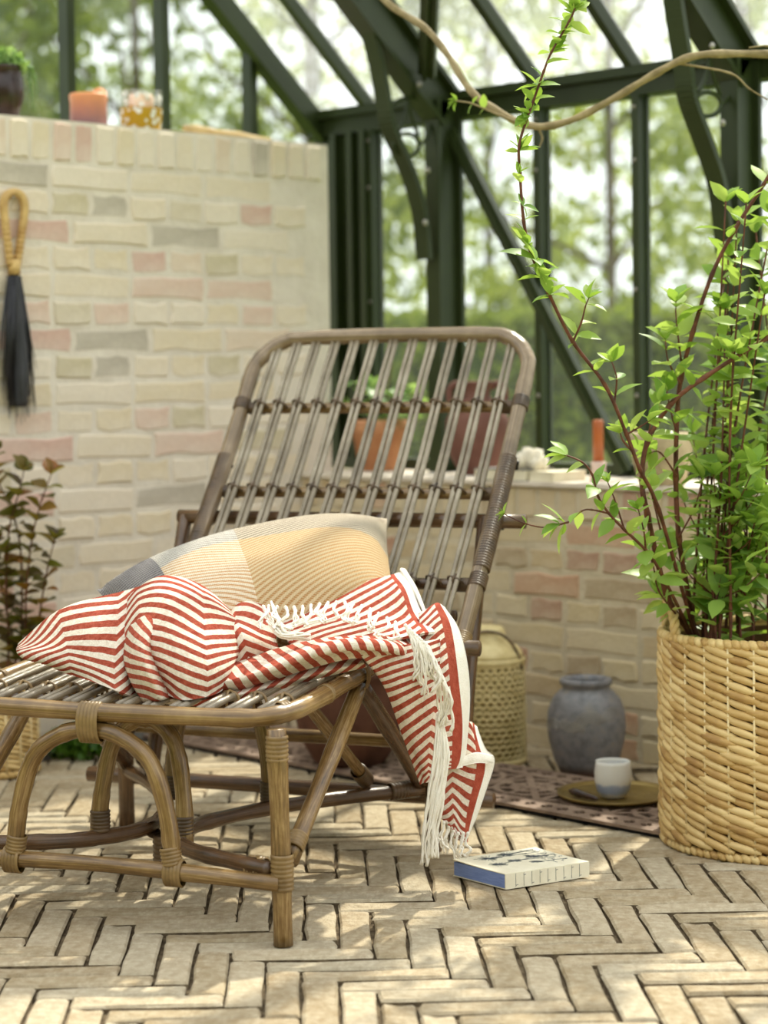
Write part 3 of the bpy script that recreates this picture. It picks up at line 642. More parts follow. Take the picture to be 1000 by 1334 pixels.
# ------------------------------------------------------------------ cushion
t = NT('plaid twill cushion cover'); sep = t.new('SeparateXYZ'); t.link(t.tc.outputs['UV'], sep.inputs[0]); U, V_ = sep.outputs[0], sep.outputs[1]
du = t.math('ABSOLUTE', t.math('SUBTRACT', U, 0.46))
tw = t.math('FRACT', t.math('MULTIPLY', t.math('ADD', V_, t.math('MULTIPLY', du, 0.62)), 40.0))
th = t.math('FRACT', t.math('MULTIPLY', t.math('SUBTRACT', V_, t.math('MULTIPLY', U, 0.35)), 120.0))
wf = t.math('FRACT', t.math('MULTIPLY', U, 150.0))
row = t.math('GREATER_THAN', V_, 0.42)
colcol = t.math('LESS_THAN', U, 0.46); dk = t.math('LESS_THAN', U, 0.17)
light = t.mix(row, srgb(206, 192, 170), srgb(208, 186, 150))
light = t.mix(t.math('MULTIPLY', colcol, 0.75), light, t.mix(row, srgb(212, 208, 200), srgb(232, 220, 200)))
dark = t.mix(row, srgb(88, 76, 66), srgb(170, 126, 78))
dark = t.mix(t.math('MULTIPLY', colcol, 0.4), dark, t.mix(row, srgb(150, 146, 140), srgb(200, 146, 90)))
light = t.mix(dk, light, srgb(150, 146, 146)); dark = t.mix(dk, dark, srgb(74, 70, 72))
stp = t.ramp(tw, [(0.0, (1, 1, 1, 1)), (0.32, (1, 1, 1, 1)), (0.5, (0, 0, 0, 1)), (0.85, (0, 0, 0, 1)), (1.0, (1, 1, 1, 1))])
stp = t.math('MULTIPLY', stp, t.ramp(th, [(0.0, (1, 1, 1, 1)), (0.6, (1, 1, 1, 1)), (0.75, (0.35, 0.35, 0.35, 1)), (1, (0.35, 0.35, 0.35, 1))])); col = t.mix(stp, light, dark); col = t.mix(t.math('MULTIPLY', t.math('GREATER_THAN', wf, 0.72), 0.25), col, srgb(110, 84, 58))
t.base(col, 0.95, 0.1)
t.bump(t.math('ADD', t.math('PINGPONG', tw, 0.5), t.math('MULTIPLY', t.math('PINGPONG', wf, 0.5), 0.8)), 0.6, 0.003)
M['cushion'] = t.m
cl = [PD(126, 768, 4.10), PD(504, 676, 4.24), PD(520, 800, 3.93), PD(195, 880, 3.74)]     # back-left, back-right, front-right, front-left
nrm = norm(np.cross(cl[1] - cl[0], cl[3] - cl[0])); nrm = nrm if nrm[2] > 0 else -nrm
m = MB(); NN = 34; idx = {}
def cush(u, v, side):
    a, b = u, v; e = lambda q: q + 0.045 * math.sin(2 * math.pi * q) * 0.0
    pinch = 0.05; uu = a + pinch * (a - .5) * -4 * b * (1 - b) * 0.6; vv = b + pinch * (b - .5) * -4 * a * (1 - a) * 0.6
    p = cl[0] * (1 - uu) * (1 - vv) + cl[1] * uu * (1 - vv) + cl[2] * uu * vv + cl[3] * (1 - uu) * vv
    h = (max(0, 1 - abs(2 * a - 1) ** 2.6) ** 0.55) * (max(0, 1 - abs(2 * b - 1) ** 2.6) ** 0.55)
    wr = 0.006 * math.sin(9 * a + 5 * b) * math.sin(7 * b + 2) * h
    return p + nrm * (side * (0.118 if side > 0 else 0.06) * h + wr) + np.array([0, 0, -0.02 * (1 - b) * 0])
for side in (1, -1):
    vs = [cush(i / NN, j / NN, side) for j in range(NN + 1) for i in range(NN + 1)]; uv = [(i / NN, j / NN) for j in range(NN + 1) for i in range(NN + 1)]
    fs = [((j * (NN + 1) + i), (j * (NN + 1) + i + 1), ((j + 1) * (NN + 1) + i + 1), ((j + 1) * (NN + 1) + i)) for j in range(NN) for i in range(NN)]
    m.add(vs, fs if side < 0 else [f[::-1] for f in fs], uv)
single('cushion', m, M['cushion'], (cl[0] + cl[2]) / 2, 'plaid woven cushion in ochre, beige and grey leaning on the slatted chair back', 'cushion', uv=True)

# ------------------------------------------------------------------ throw blanket
t = NT('red and cream chevron weave'); sep = t.new('SeparateXYZ'); t.link(t.tc.outputs['UV'], sep.inputs[0]); U, V_ = sep.outputs[0], sep.outputs[1]
zig = t.math('PINGPONG', U, 0.5)
val = t.math('ADD', V_, t.math('MULTIPLY', zig, 4.2)); val = t.math('ADD', val, t.math('MULTIPLY', t.math('SUBTRACT', t.noise(60, 2), 0.5), 0.14))
fr_ = t.math('FRACT', val)
red = t.ramp(t.noise(120, 2), [(0.3, srgb(150, 62, 46)), (0.7, srgb(180, 92, 72))])
col = t.mix(t.ramp(fr_, [(0, (0, 0, 0, 1)), (0.47, (0, 0, 0, 1)), (0.5, (1, 1, 1, 1)), (0.97, (1, 1, 1, 1)), (1, (0, 0, 0, 1))]), red, t.ramp(t.noise(140, 2), [(0.3, srgb(214, 198, 178)), (0.7, srgb(236, 224, 208))]))
t.base(col, 0.95, 0.1); t.bump(t.math('ADD', t.math('PINGPONG', fr_, 0.5), t.math('MULTIPLY', t.noise(260, 3, 0.7), 1.2)), 0.7, 0.004); M['chevron'] = t.m
throw = thing('throw_blanket', 'red and cream chevron throw with white fringe draped over the chair seat', 'blanket', PZ(480, 880, 0.4))
def bicubic(net, nu, nv):
    rows = [catmull([PD(*p) if len(p) == 3 else p for p in r], nu) for r in net]
    cols = [catmull([rows[i][j] for i in range(len(rows))], nv) for j in range(len(rows[0]))]
    return [[cols[j][i] for j in range(len(cols))] for i in range(len(cols[0]))]
def sheet(name, net, uvf, nu=9, nv=9, hem=None, thick=0.005, wr=0.0, seed=0):
    g = bicubic(net, nu, nv); R, Q = len(g), len(g[0]); m = MB(); A = np.array(g)
    du_ = np.gradient(A, axis=1); dv_ = np.gradient(A, axis=0); nn = np.cross(du_, dv_); nn /= np.linalg.norm(nn, axis=2)[:, :, None] + 1e-9
    if (nn * (EYE - A)).sum() < 0: nn = -nn
    rs = np.random.default_rng(seed)
    if wr:
        ii, jj = np.meshgrid(np.linspace(0, 1, R), np.linspace(0, 1, Q), indexing='ij'); a = rs.uniform(4, 10, 4); b = rs.uniform(4, 10, 4); c = rs.uniform(0, 6, 4)
        A = A + nn * (wr * sum(np.sin(a[k] * ii + b[k] * jj * (1 if k % 2 else -1) + c[k]) for k in range(4)) / 2)[:, :, None]
    lo = A - nn * thick
    vs = list(A.reshape(-1, 3)) + list(lo.reshape(-1, 3)); uv = [uvf(j / (Q - 1), i / (R - 1)) for i in range(R) for j in range(Q)] * 2; N0 = R * Q
    m.v = [tuple(p) for p in vs]; m.uv = uv
    def mi(i, j):
        if not hem: return 0
        d = hem(j / (Q - 1), i / (R - 1)); return 1 if d == 1 else 2 if d == 2 else 0
    for i in range(R - 1):
        for j in range(Q - 1):
            a, b, c, d = i * Q + j, i * Q + j + 1, (i + 1) * Q + j + 1, (i + 1) * Q + j; k = mi(i + .5, j + .5)
            m.f.append((a, b, c, d)); m.mi.append(k); m.f.append((a + N0, d + N0, c + N0, b + N0)); m.mi.append(k)
    for i in range(R - 1):
        for j in (0, Q - 1): a, b = i * Q + j, (i + 1) * Q + j; m.f.append((a, b, b + N0, a + N0)); m.mi.append(mi(i + .5, min(j, Q - 2) + .5))
    for j in range(Q - 1):
        for i in (0, R - 1): a, b = i * Q + j, i * Q + j + 1; m.f.append((a, a + N0, b + N0, b)); m.mi.append(mi(min(i, R - 2) + .5, j + .5))
    return part(name, m, [M['chevron'], M['cream'], M['red']], throw, uv=True)
# left wing pointing out over the seat rail
sheet('cloth_fold', [[(22, 836, 3.80), (70, 803, 3.82), (120, 780, 3.82), (168, 764, 3.82), (215, 756, 3.82)],
      [(19, 842, 3.78), (72, 822, 3.76), (122, 808, 3.74), (170, 792, 3.74), (212, 785, 3.76)],
      [(24, 850, 3.77), (76, 842, 3.71), (124, 838, 3.67), (165, 832, 3.67), (200, 832, 3.72)],
      [(38, 857, 3.76), (82, 862, 3.69), (124, 868, 3.63), (160, 872, 3.62), (188, 876, 3.68)],
      [(52, 862, 3.77), (90, 876, 3.70), (126, 890, 3.62), (160, 903, 3.58), (186, 912, 3.66)]], lambda u, v: (0.1 + 1.35 * u, 8.6 * v + 3.0 * u), 9, 9, wr=0.007, seed=1)
# tall central fold
sheet('cloth_fold', [[(150, 800, 3.80), (180, 768, 3.78), (215, 752, 3.78), (262, 762, 3.79), (300, 790, 3.82), (318, 815, 3.84)],
      [(150, 822, 3.72), (182, 790, 3.69), (222, 775, 3.66), (268, 782, 3.68), (303, 806, 3.74), (318, 826, 3.80)],
      [(158, 850, 3.68), (184, 828, 3.61), (226, 820, 3.58), (270, 826, 3.60), (304, 838, 3.67), (316, 846, 3.74)],
      [(168, 876, 3.66), (192, 866, 3.58), (228, 866, 3.545), (266, 868, 3.56), (300, 866, 3.63), (312, 868, 3.70)],
      [(190, 905, 3.66), (208, 906, 3.58), (236, 912, 3.54), (264, 908, 3.55), (290, 896, 3.62), (306, 888, 3.68)]], lambda u, v: (0.25 + 1.25 * u, 12 * v), 8, 9, wr=0.006, seed=2)
# curled roll beside it, rising out of the front and turning over at the top
sheet('cloth_fold', [[(186, 914, 3.585), (170, 888, 3.60), (160, 856, 3.63), (166, 820, 3.66), (186, 790, 3.69), (214, 770, 3.73)],
      [(198, 914, 3.545), (183, 884, 3.545), (174, 854, 3.565), (181, 824, 3.60), (200, 798, 3.64), (226, 780, 3.69)],
      [(212, 912, 3.535), (198, 880, 3.53), (190, 852, 3.55), (197, 828, 3.585), (214, 806, 3.63), (236, 790, 3.68)],
      [(222, 908, 3.57), (208, 878, 3.575), (201, 852, 3.60), (207, 832, 3.63), (222, 812, 3.67), (240, 798, 3.71)]], lambda u, v: (0.1 + 0.42 * v, 11 * u), 8, 8, wr=0.002, seed=3)
# folds right of centre, below the fringe
sheet('cloth_fold', [[(280, 795, 3.84), (300, 786, 3.84), (325, 782, 3.85), (350, 782, 3.87)],
      [(286, 815, 3.76), (306, 808, 3.75), (330, 802, 3.77), (354, 800, 3.80)],
      [(292, 840, 3.70), (315, 836, 3.69), (338, 830, 3.71), (360, 826, 3.74)],
      [(300, 872, 3.70), (324, 866, 3.69), (345, 858, 3.71), (366, 850, 3.74)]], lambda u, v: (0.2 + 0.8 * u, 6 * v), 8, 8, wr=0.004, seed=4)
# long roll along the front of the pile
sheet('cloth_fold', [[(248, 872, 3.70), (300, 866, 3.70), (350, 850, 3.71), (400, 834, 3.72), (450, 824, 3.73), (500, 824, 3.76), (535, 832, 3.82)],
      [(242, 884, 3.62), (300, 874, 3.62), (352, 858, 3.62), (404, 842, 3.62), (455, 834, 3.64), (505, 838, 3.68), (540, 846, 3.76)],
      [(240, 896, 3.60), (300, 888, 3.595), (354, 872, 3.595), (406, 857, 3.60), (458, 848, 3.62), (508, 850, 3.66), (545, 858, 3.74)],
      [(246, 908, 3.64), (302, 902, 3.64), (356, 884, 3.64), (408, 868, 3.65), (460, 858, 3.66), (510, 862, 3.70), (550, 868, 3.78)]], lambda u, v: (0.02 + 0.46 * u, 15 * u - 1.6 * v), 10, 7, wr=0.005, seed=5)
# roll under it
sheet('cloth_fold', [[(180, 890, 3.64), (240, 900, 3.62), (300, 896, 3.64), (360, 880, 3.66), (420, 864, 3.68), (470, 856, 3.72)],
      [(178, 902, 3.60), (240, 912, 3.575), (302, 906, 3.59), (362, 891, 3.62), (424, 875, 3.65), (474, 864, 3.70)],
      [(186, 914, 3.62), (244, 920, 3.60), (306, 914, 3.62), (366, 898, 3.65), (428, 881, 3.68), (478, 869, 3.72)]], lambda u, v: (0.5 + 0.46 * u, 13 * u + 1.5 * v), 10, 8, wr=0.002, seed=6)
# spread behind the fringe, up to the folded corner
sheet('cloth_fold', [[(352, 800, 3.88), (400, 785, 3.90), (450, 768, 3.92), (495, 752, 3.95), (522, 742, 3.99)],
      [(362, 815, 3.82), (410, 802, 3.84), (460, 790, 3.86), (508, 775, 3.89), (534, 764, 3.93)],
      [(372, 830, 3.77), (420, 822, 3.78), (470, 815, 3.80), (522, 804, 3.84), (548, 794, 3.89)],
      [(385, 850, 3.74), (430, 842, 3.74), (482, 836, 3.75), (538, 830, 3.78), (566, 824, 3.82)]], lambda u, v: (0.05 + 0.45 * u, 9 * v + 2.2 * u), 9, 9, hem=lambda u, v: 1 if u > 0.93 else 2 if u > 0.85 else 0, wr=0.003, seed=7)
# underside of the turned corner
sheet('cloth_fold', [[(520, 742, 3.99), (526, 744, 4.02), (528, 752, 4.05)], [(536, 766, 3.93), (540, 768, 3.96), (532, 775, 4.0)], [(550, 796, 3.89), (552, 800, 3.92), (540, 805, 3.96)]], lambda u, v: (0.2, v), 5, 6, hem=lambda u, v: 1)
# hanging panel with its hem, the near one
sheet('cloth_fold', [[(468, 852, 3.66), (505, 842, 3.68), (540, 838, 3.72), (572, 832, 3.78)],
      [(488, 876, 3.685), (515, 872, 3.68), (545, 868, 3.70), (574, 862, 3.76)],
      [(504, 905, 3.70), (526, 903, 3.69), (550, 900, 3.70), (570, 896, 3.75)],
      [(520, 950, 3.72), (536, 949, 3.71), (554, 948, 3.715), (568, 946, 3.75)],
      [(535, 992, 3.74), (546, 992, 3.73), (556, 992, 3.735), (567, 990, 3.76)],
      [(547, 1022, 3.755), (553, 1020, 3.75), (559, 1018, 3.755), (565, 1014, 3.77)]], lambda u, v: (0.06 + 0.40 * u + 0.5 * max(0, v - 0.35) * u, 16 * v), 8, 9, wr=0.003, seed=8)
# hanging loop with broad hem behind it
sheet('cloth_fold', [[(545, 800, 3.86), (556, 792, 3.87), (568, 786, 3.89), (580, 790, 3.91)],
      [(548, 826, 3.82), (562, 818, 3.83), (580, 812, 3.855), (596, 816, 3.89)],
      [(552, 862, 3.79), (568, 858, 3.80), (588, 852, 3.83), (605, 852, 3.87)],
      [(555, 900, 3.78), (572, 900, 3.79), (592, 898, 3.82), (611, 894, 3.86)],
      [(558, 940, 3.775), (574, 944, 3.785), (594, 944, 3.815), (612, 938, 3.85)],
      [(562, 975, 3.78), (576, 982, 3.785), (592, 986, 3.81), (608, 982, 3.84)],
      [(570, 995, 3.79), (578, 1000, 3.795), (590, 1002, 3.81), (602, 1000, 3.83)]], lambda u, v: (0.08 + 0.42 * u, 19 * v), 8, 8, hem=lambda u, v: 1 if u > 0.80 else 2 if u > 0.60 else 0, wr=0.002, seed=9)
# lowest tail nearly touching the floor
sheet('cloth_fold', [[(560, 955, 3.84), (585, 945, 3.85), (612, 940, 3.87), (622, 946, 3.89)],
      [(560, 985, 3.83), (585, 985, 3.835), (615, 978, 3.85), (634, 974, 3.87)],
      [(562, 1015, 3.83), (584, 1018, 3.83), (612, 1010, 3.84), (644, 990, 3.87)],
      [(566, 1045, 3.83), (586, 1050, 3.83), (606, 1050, 3.835), (630, 1030, 3.86)],
      [(574, 1066, 3.83), (590, 1078, 3.83), (602, 1082, 3.835), (618, 1070, 3.855)],
      [(592, 1080, 3.83), (598, 1092, 3.83), (604, 1097, 3.835), (610, 1094, 3.85)]], lambda u, v: (0.06 + 1.1 * u, 12 * v), 8, 8, hem=lambda u, v: 1 if u > 0.88 else 2 if u > 0.76 else 0, wr=0.003, seed=10)
sheet('cloth_fold', [[(602, 986, 3.835), (620, 980, 3.84), (642, 984, 3.855)], [(600, 992, 3.83), (620, 988, 3.835), (644, 991, 3.85)], [(602, 998, 3.83), (622, 994, 3.835), (640, 995, 3.85)]], lambda u, v: (0.2, v), 6, 5, hem=lambda u, v: 1)

rt = random.Random(4)
def tassel(pts, r=0.0030, n=3, spread=0.004, knot=True):
    m = MB(); P = catmull([PD(*p) for p in pts], 4); L = len(P)
    for k in range(n + 1):
        ph, fq, am = rt.uniform(0, 6), rt.uniform(0.7, 1.3), spread * rt.uniform(0.25, 0.55)
        ox = np.array([rt.uniform(-1, 1), rt.uniform(-1, 1), rt.uniform(-.5, .5)]) * spread
        Q = [p + ox * (0.2 + 0.9 * i / L) + (_r * math.sin(ph + fq * i) + _f * 0.5 * math.cos(ph + fq * i)) * am * (0.3 + i / L) + np.array([rt.uniform(-1, 1), rt.uniform(-1, 1), 0]) * spread * 0.16 for i, p in enumerate(P)]
        tube(m, catmull(Q, 2), r * rt.uniform(0.55, 0.9), 5)
    if knot: lathe(m, [(0.001, -0.004), (0.0034, -0.002), (0.0034, 0.002), (0.001, 0.004)], 7, P[0], (0, 0, 1))
    part('tassel', m, M['cream'], throw)
for k in range(16):                                       # lying on the pile
    u = k / 15; x = 350 + 165 * u; y = 790 + 18 * u + 5 * math.sin(7 * u) - 12 * math.sin(math.pi * u); d = 3.71 + 0.03 * u
    tassel([(x, y, d), (x + rt.uniform(-6, 4), y + 10, d - .03), (x + rt.uniform(-14, 4), y + 19, d - .04), (x + rt.uniform(-20, 8), y + 28 - 6 * u, d - .05)], 0.0026, 3, 0.005)
for k in range(8):
    x = 346 + rt.uniform(-4, 12); tassel([(x, 784 + 5 * k, 3.72), (x + 10, 806 + 3 * k, 3.68), (x + 22 + rt.uniform(-6, 6), 824 + k, 3.66), (x + 40 + rt.uniform(-8, 10), 830 + rt.uniform(-5, 5), 3.66)], 0.0026, 3, 0.006, False)
for k in range(11):                                       # hanging past the seat rail
    u = k / 10; x = 528 + 30 * u; y = 815 + 28 * u; d = 3.69 - 0.02 * u; e = rt.uniform(40, 95)
    tassel([(x, y, d), (x + 8, y + e * .35, d - .01), (x + 12 + rt.uniform(-6, 6), y + e * .7, d - .01), (x + 12 + rt.uniform(-8, 14), y + e, d)], 0.0028, 3, 0.006)
for k in range(5):
    x = 566 + 4 * k; tassel([(x - 8, 845 + 8 * k, 3.70), (x + 4, 875 + 8 * k, 3.69), (x + 6, 905 + 6 * k, 3.70), (x + rt.uniform(-4, 8), 935 + 4 * k, 3.71)], 0.0028, 3, 0.005)
for k in range(5):                                        # long cord bundle dropping to the floor
    x = 556 + 4.0 * k; tassel([(570 + k, 930, 3.715), (x + 10, 985, 3.71), (x + 3, 1035, 3.71), (x - 4 + rt.uniform(-3, 3), 1085, 3.715), (x - 6 + rt.uniform(-5, 5), 1122 + rt.uniform(-6, 6), 3.72)], 0.0032, 4, 0.005)
for k in range(7):
    x = 572 + 6.2 * k; y0 = 1066 + 20 * min(1, k / 3.5) ; tassel([(x, y0, 3.825), (x - 3, y0 + 14, 3.82), (x + rt.uniform(-6, 4), y0 + 22, 3.82), (x + rt.uniform(-6, 6), min(1117, y0 + 34), 3.82)], 0.0024, 2, 0.005)

# ------------------------------------------------------------------ leaves and stems
def leaf_geo(L, W, curl, fold):
    prof = [(0, 0.05), (0.2, 0.72), (0.45, 1.0), (0.72, 0.72), (1.0, 0.0)]; vs = []; fs = []
    for i, (y, w) in enumerate(prof):
        z = -curl * L * y * y
        for sx in (-1, 0, 1): vs.append((sx * W / 2 * w, y * L, z + (fold * W * w * 0.5 if sx else 0)))
    for i in range(4):
        for k in range(2): a = i * 3 + k; fs.append((a, a + 1, a + 4, a + 3))
    return vs, fs
def leaf_meshes(name, mat, L, W, k=5):
    out = []
    for i in range(k):
        m = MB(); m.add(*leaf_geo(L, W * random.uniform(0.85, 1.15), random.uniform(0.05, 0.4), random.uniform(0.15, 0.5))); out.append(m.mesh(name, mat, smooth=True))
    return out
def leaf_matrix(p, d, up, s):
    d = norm(d); x = norm(np.cross(d, up)); z = np.cross(x, d)
    return mat4(p, x * s, d * s, z * s)
class Leaves:
    def __init__(s, meshes, L, W): s.items = []; s.meshes = meshes; s.L = L; s.W = W
    def put(s, p, d, size=1.0, up=None):
        up = np.array([random.gauss(0, .35), random.gauss(0, .35), 1]) if up is None else np.asarray(up)
        s.items.append((p, d, up, size))
    def flush(s, plant, mat, limit=290):
        def key(it):
            px, py = proj(it[0]); return (not (-10 < px < 1010 and -10 < py < 1344), np.linalg.norm(it[0] - EYE) / it[3])
        s.items.sort(key=key); rest = MB()
        for k, (p, d, up, sz) in enumerate(s.items):
            Mx = leaf_matrix(p, d, up, sz)
            if k < limit: inst('leaf', random.choice(s.meshes), plant, Mx)
            else:
                g = leaf_geo(s.L, s.W, 0.2, 0.3); rest.add([Mx @ Vector(q) for q in g[0]], g[1])
        if rest.v: part('foliage', rest, mat, plant, kind='stuff')
def leafy(stem_pts, lv, t0, t1, gap, size, tuft=True, droop=0.1, lean=0.55):
    P = stem_pts; seg = [np.linalg.norm(P[i + 1] - P[i]) for i in range(len(P) - 1)]; tot = sum(seg); d = tot * t0; k = 0
    while d < tot * t1:
        q = d; i = 0
        while i < len(seg) - 1 and q > seg[i]: q -= seg[i]; i += 1
        t = norm(P[i + 1] - P[i]); p = P[i] + t * q
        s = norm(np.cross(t, (math.cos(k * 1.57 + .4), math.sin(k * 1.57 + .4), 0.3)))
        for sg in (1, -1):
            if random.random() < 0.9:
                dr = norm(s * sg + t * lean + np.array([0, 0, -droop]) + np.random.default_rng(len(lv.items)).normal(0, .18, 3)); lv.put(p, dr, size * random.uniform(0.6, 1.15))
        d += gap * random.uniform(0.7, 1.3); k += 1
    if tuft:
        t = norm(P[-1] - P[-2])
        for k in range(4):
            a = k * 1.6 + random.random(); n1 = norm(np.cross(t, (0.3, 0.8, 0.2))); n2 = np.cross(t, n1)
            lv.put(P[-1] - t * 0.006, norm(t * 0.9 + n1 * math.cos(a) * .7 + n2 * math.sin(a) * .7), size * random.uniform(.6, .9))

# ------------------------------------------------------------------ big basket with shrub
BC = CW((1000 - 500) / FPX * 4.15, 4.15, 0); BR, BH = 0.222, 0.437
def strand_mesh(L, r, slant, name='strand'):
    m = MB(); pts = [np.array([x * L, slant * (-x) * L, (0.25 - x * x) * 0.0]) for x in np.linspace(-.5, .5, 9)]
    rr = [r * (0.28 + 0.65 * math.sin(math.pi * (k + 0.6) / 9.2)) for k in range(9)]
    pts = [p + np.array([0, 0, 0.55 * rr[k]]) for k, p in enumerate(pts)]; tube(m, pts, rr, 7); return m
basket = thing('wicker_basket', 'tall round basket of twisted water hyacinth holding the leafy shrub', 'basket', BC)
def make_basket(root, c, R, H, rows, gaps, vis_all=True, handle=True, seed=2):
    r = random.Random(seed); m = MB(); lathe(m, [(R - 0.012, 0.004), (R - 0.009, 0.02), (R - 0.009, H - 0.02)], 48, c, capt=False); lathe(m, [(R - 0.02, H - 0.02), (R - 0.02, 0.03)], 48, c, capb=False, capt=False)
    part('lining', m, M['wicker_dark'], root)
    gap = 2 * math.pi * R / gaps; rh = (H - 0.035) / rows
    sm = []
    for k in range(6): sm.append(strand_mesh(gap * r.uniform(1.25, 1.5), rh * r.uniform(0.50, 0.60), r.uniform(0.20, 0.36)))
    ms = [q.mesh('strand', M['wicker']) for q in sm]; rest = MB(); n = 0
    for j in range(rows):
        for i in range(gaps):
            a = 2 * math.pi * (i + 0.5 * (j % 2) * 0.0) / gaps + (r.uniform(-.05, .05)) * gap / R
            rad = np.array([math.cos(a), math.sin(a), 0]); tg = np.array([-math.sin(a), math.cos(a), 0])
            p = np.asarray(c) + rad * (R - 0.008 + r.uniform(-.0015, .0015)) + np.array([0, 0, 0.022 + rh * (j + 0.5)])
            sc = r.uniform(0.9, 1.12); Mx = mat4(p, tg * sc, np.array([0, 0, 1]) * sc, rad * sc); q = r.randrange(6)
            px, _ = proj(p)
            if rad.dot(norm(EYE * (1, 1, 0) - np.asarray(c) * (1, 1, 0))) > -0.05 and -15 < px < 1015 and n < 300: inst('strand', ms[q], root, Mx); n += 1
            else: rest.add([Mx @ Vector(v) for v in sm[q].v], sm[q].f)
    part('weave', rest, M['wicker'], root, kind='stuff')
    for i in range(gaps):
        a = 2 * math.pi * (i + 0.5) / gaps; p = np.asarray(c) + np.array([math.cos(a), math.sin(a), 0]) * (R + 0.0005)
        mm = MB(); tube(mm, [p + np.array([0, 0, z]) for z in (0.01, H * .5, H - 0.01)], 0.0028, 5); part('stake', mm, M['wicker_light'], root)
    for z, rr in ((0.010, 0.0095), (H - 0.008, 0.0105)):
        mm = MB(); nb = int(2 * math.pi * R / 0.017)
        for i in range(nb):
            a = 2 * math.pi * i / nb; e = 0.62 * 2 * math.pi / nb; q = []
            for k, s in enumerate(np.linspace(-1, 1, 5)): q.append(np.asarray(c) + np.array([math.cos(a + s * e) * (R - 0.004 + .003 * s), math.sin(a + s * e) * (R - 0.004 + .003 * s), z - s * rr * 0.55]))
            tube(mm, q, [rr * f for f in (.5, .85, 1, .85, .5)], 6)
        part('rim' if z > 0.1 else 'base_rim', mm, M['wicker'], root)
    if handle:
        for hp in handle:
            mm = MB(); P = catmull(hp, 8)
            T, N, Bn = frames(P)
            for ph in (0, 2.1, 4.2): tube(mm, [P[i] + (N[i] * math.cos(i * .7 + ph) + Bn[i] * math.sin(i * .7 + ph)) * 0.0055 for i in range(len(P))], 0.0058, 6)
            part('handle', mm, M['wicker'], root)
hl = BC - _r * (BR - 0.004)
def hpt(dd, z, inn=0.0): return hl + _f * dd + _r * (inn + 0.012 * (abs(dd) / .1)) + np.array([0, 0, z])
handles = [[hpt(-.075, BH - .03, .008), hpt(-.072, BH + .02, .006), hpt(-.04, BH + .052, .008), hpt(0.02, BH + .058, .01), hpt(.06, BH + .03, .008), hpt(.075, BH - .03, .008)]]
make_basket(basket, BC, BR, BH, 23, 27, handle=handles)
m = MB(); lathe(m, [(BR - 0.022, -0.01), (0.001, 0.0)], 32, BC + (0, 0, BH - 0.075), capt=False); soil = part('soil', m, M['soil'], basket)

shrub = thing('leafy_shrub', 'tall shrub with reddish stems and fresh green leaves growing in the basket', 'plant', BC + (0, 0, BH - 0.08))
LV = Leaves(leaf_meshes('leaf', M['leaf'], 0.072, 0.038), 0.072, 0.038)
def shoot(pts, r0, r1, lv, t0=0.2, gap=0.045, size=1.0, mat='stem', plant=None, name='stem', tuft=True, sub=7, t1=0.97):
    P = catmull([PD(*q) if isinstance(q, tuple) else q for q in pts], sub); m = MB(); n = len(P); rr = [(r0 + (r1 - r0) * k / (n - 1)) * (1 + (0.3 if k % sub == 0 else 0)) for k in range(n)]
    tube(m, P, rr, 6); part(name, m, M[mat], plant); leafy(P, lv, t0, t1, gap, size, tuft); return P
sz = BH - 0.085
def soilp(px, d): p = PZ(px, 835, 0.36); return CW((px - 500) / FPX * d, d, sz)
S1 = shoot([soilp(925, 4.17), (899, 826, 4.14), (868, 774, 4.08), (843, 670, 4.0), (836, 626, 4.0), (843, 576, 4.0), (873, 527, 4.0), (917, 492, 4.0), (1000, 440, 4.02), (1060, 410, 4.05)], 0.0062, 0.004, LV, 0.25, 0.11, 0.8, plant=shrub)
S2 = shoot([soilp(925, 4.2), (906, 826, 4.17), (897, 780, 4.12), (884, 700, 4.08), (880, 621, 4.08), (882, 537, 4.08), (887, 492, 4.08), (902, 433, 4.06), (927, 358, 4.05), (957, 299, 4.04), (1000, 232, 4.02), (1040, 170, 4.0)], 0.0062, 0.0036, LV, 0.25, 0.13, 0.8, plant=shrub)
S3 = shoot([soilp(922, 4.15), (901, 812, 4.11), (858, 665, 3.96), (833, 611, 3.9), (816, 566, 3.88), (788, 502, 3.86), (746, 445, 3.85), (714, 381, 3.84), (692, 331, 3.84), (682, 289, 3.83), (677, 225, 3.83), (676, 190, 3.82), (685, 158, 3.82), (694, 133, 3.82), (708, 93, 3.81), (718, 68, 3.81), (741, 28, 3.80), (750, 8, 3.80)], 0.0042, 0.0018, LV, 0.5, 0.075, 0.55, plant=shrub)
leafy(S3[-30:], LV, 0.05, 0.98, 0.034, 0.62)
for px, py, n, sz_ in ((745, 18, 6, .62), (730, 45, 5, .6), (716, 68, 5, .6), (700, 112, 6, .62), (688, 150, 6, .6), (682, 168, 4, .5), (677, 196, 5, .5), (676, 226, 3, .4), (681, 268, 4, .42), (688, 318, 5, .6), (697, 338, 6, .85), (706, 362, 5, .8), (716, 384, 4, .7)):
    p_ = PD(px, py, 3.825)
    for k in range(n): LV.put(p_, norm(np.array([random.gauss(0, .5), random.gauss(0, .5), 0.25 + random.gauss(0, .35)]) + (S3[-1] - S3[-12]) * 1.2), sz_ * random.uniform(.7, 1.1))
S4 = shoot([soilp(918, 4.16), (890, 805, 4.10), (860, 745, 3.97), (841, 717, 3.92), (813, 690, 3.90), (793, 669, 3.88), (779, 647, 3.87), (771, 618, 3.86), (758, 602, 3.86), (735, 592, 3.86)], 0.0036, 0.0015, LV, 0.45, 0.04, 0.85, plant=shrub)
def twig(pts, size=0.85, gap=0.035, t0=0.15): return shoot(pts, 0.0022, 0.001, LV, t0, gap, size, plant=shrub, name='twig')
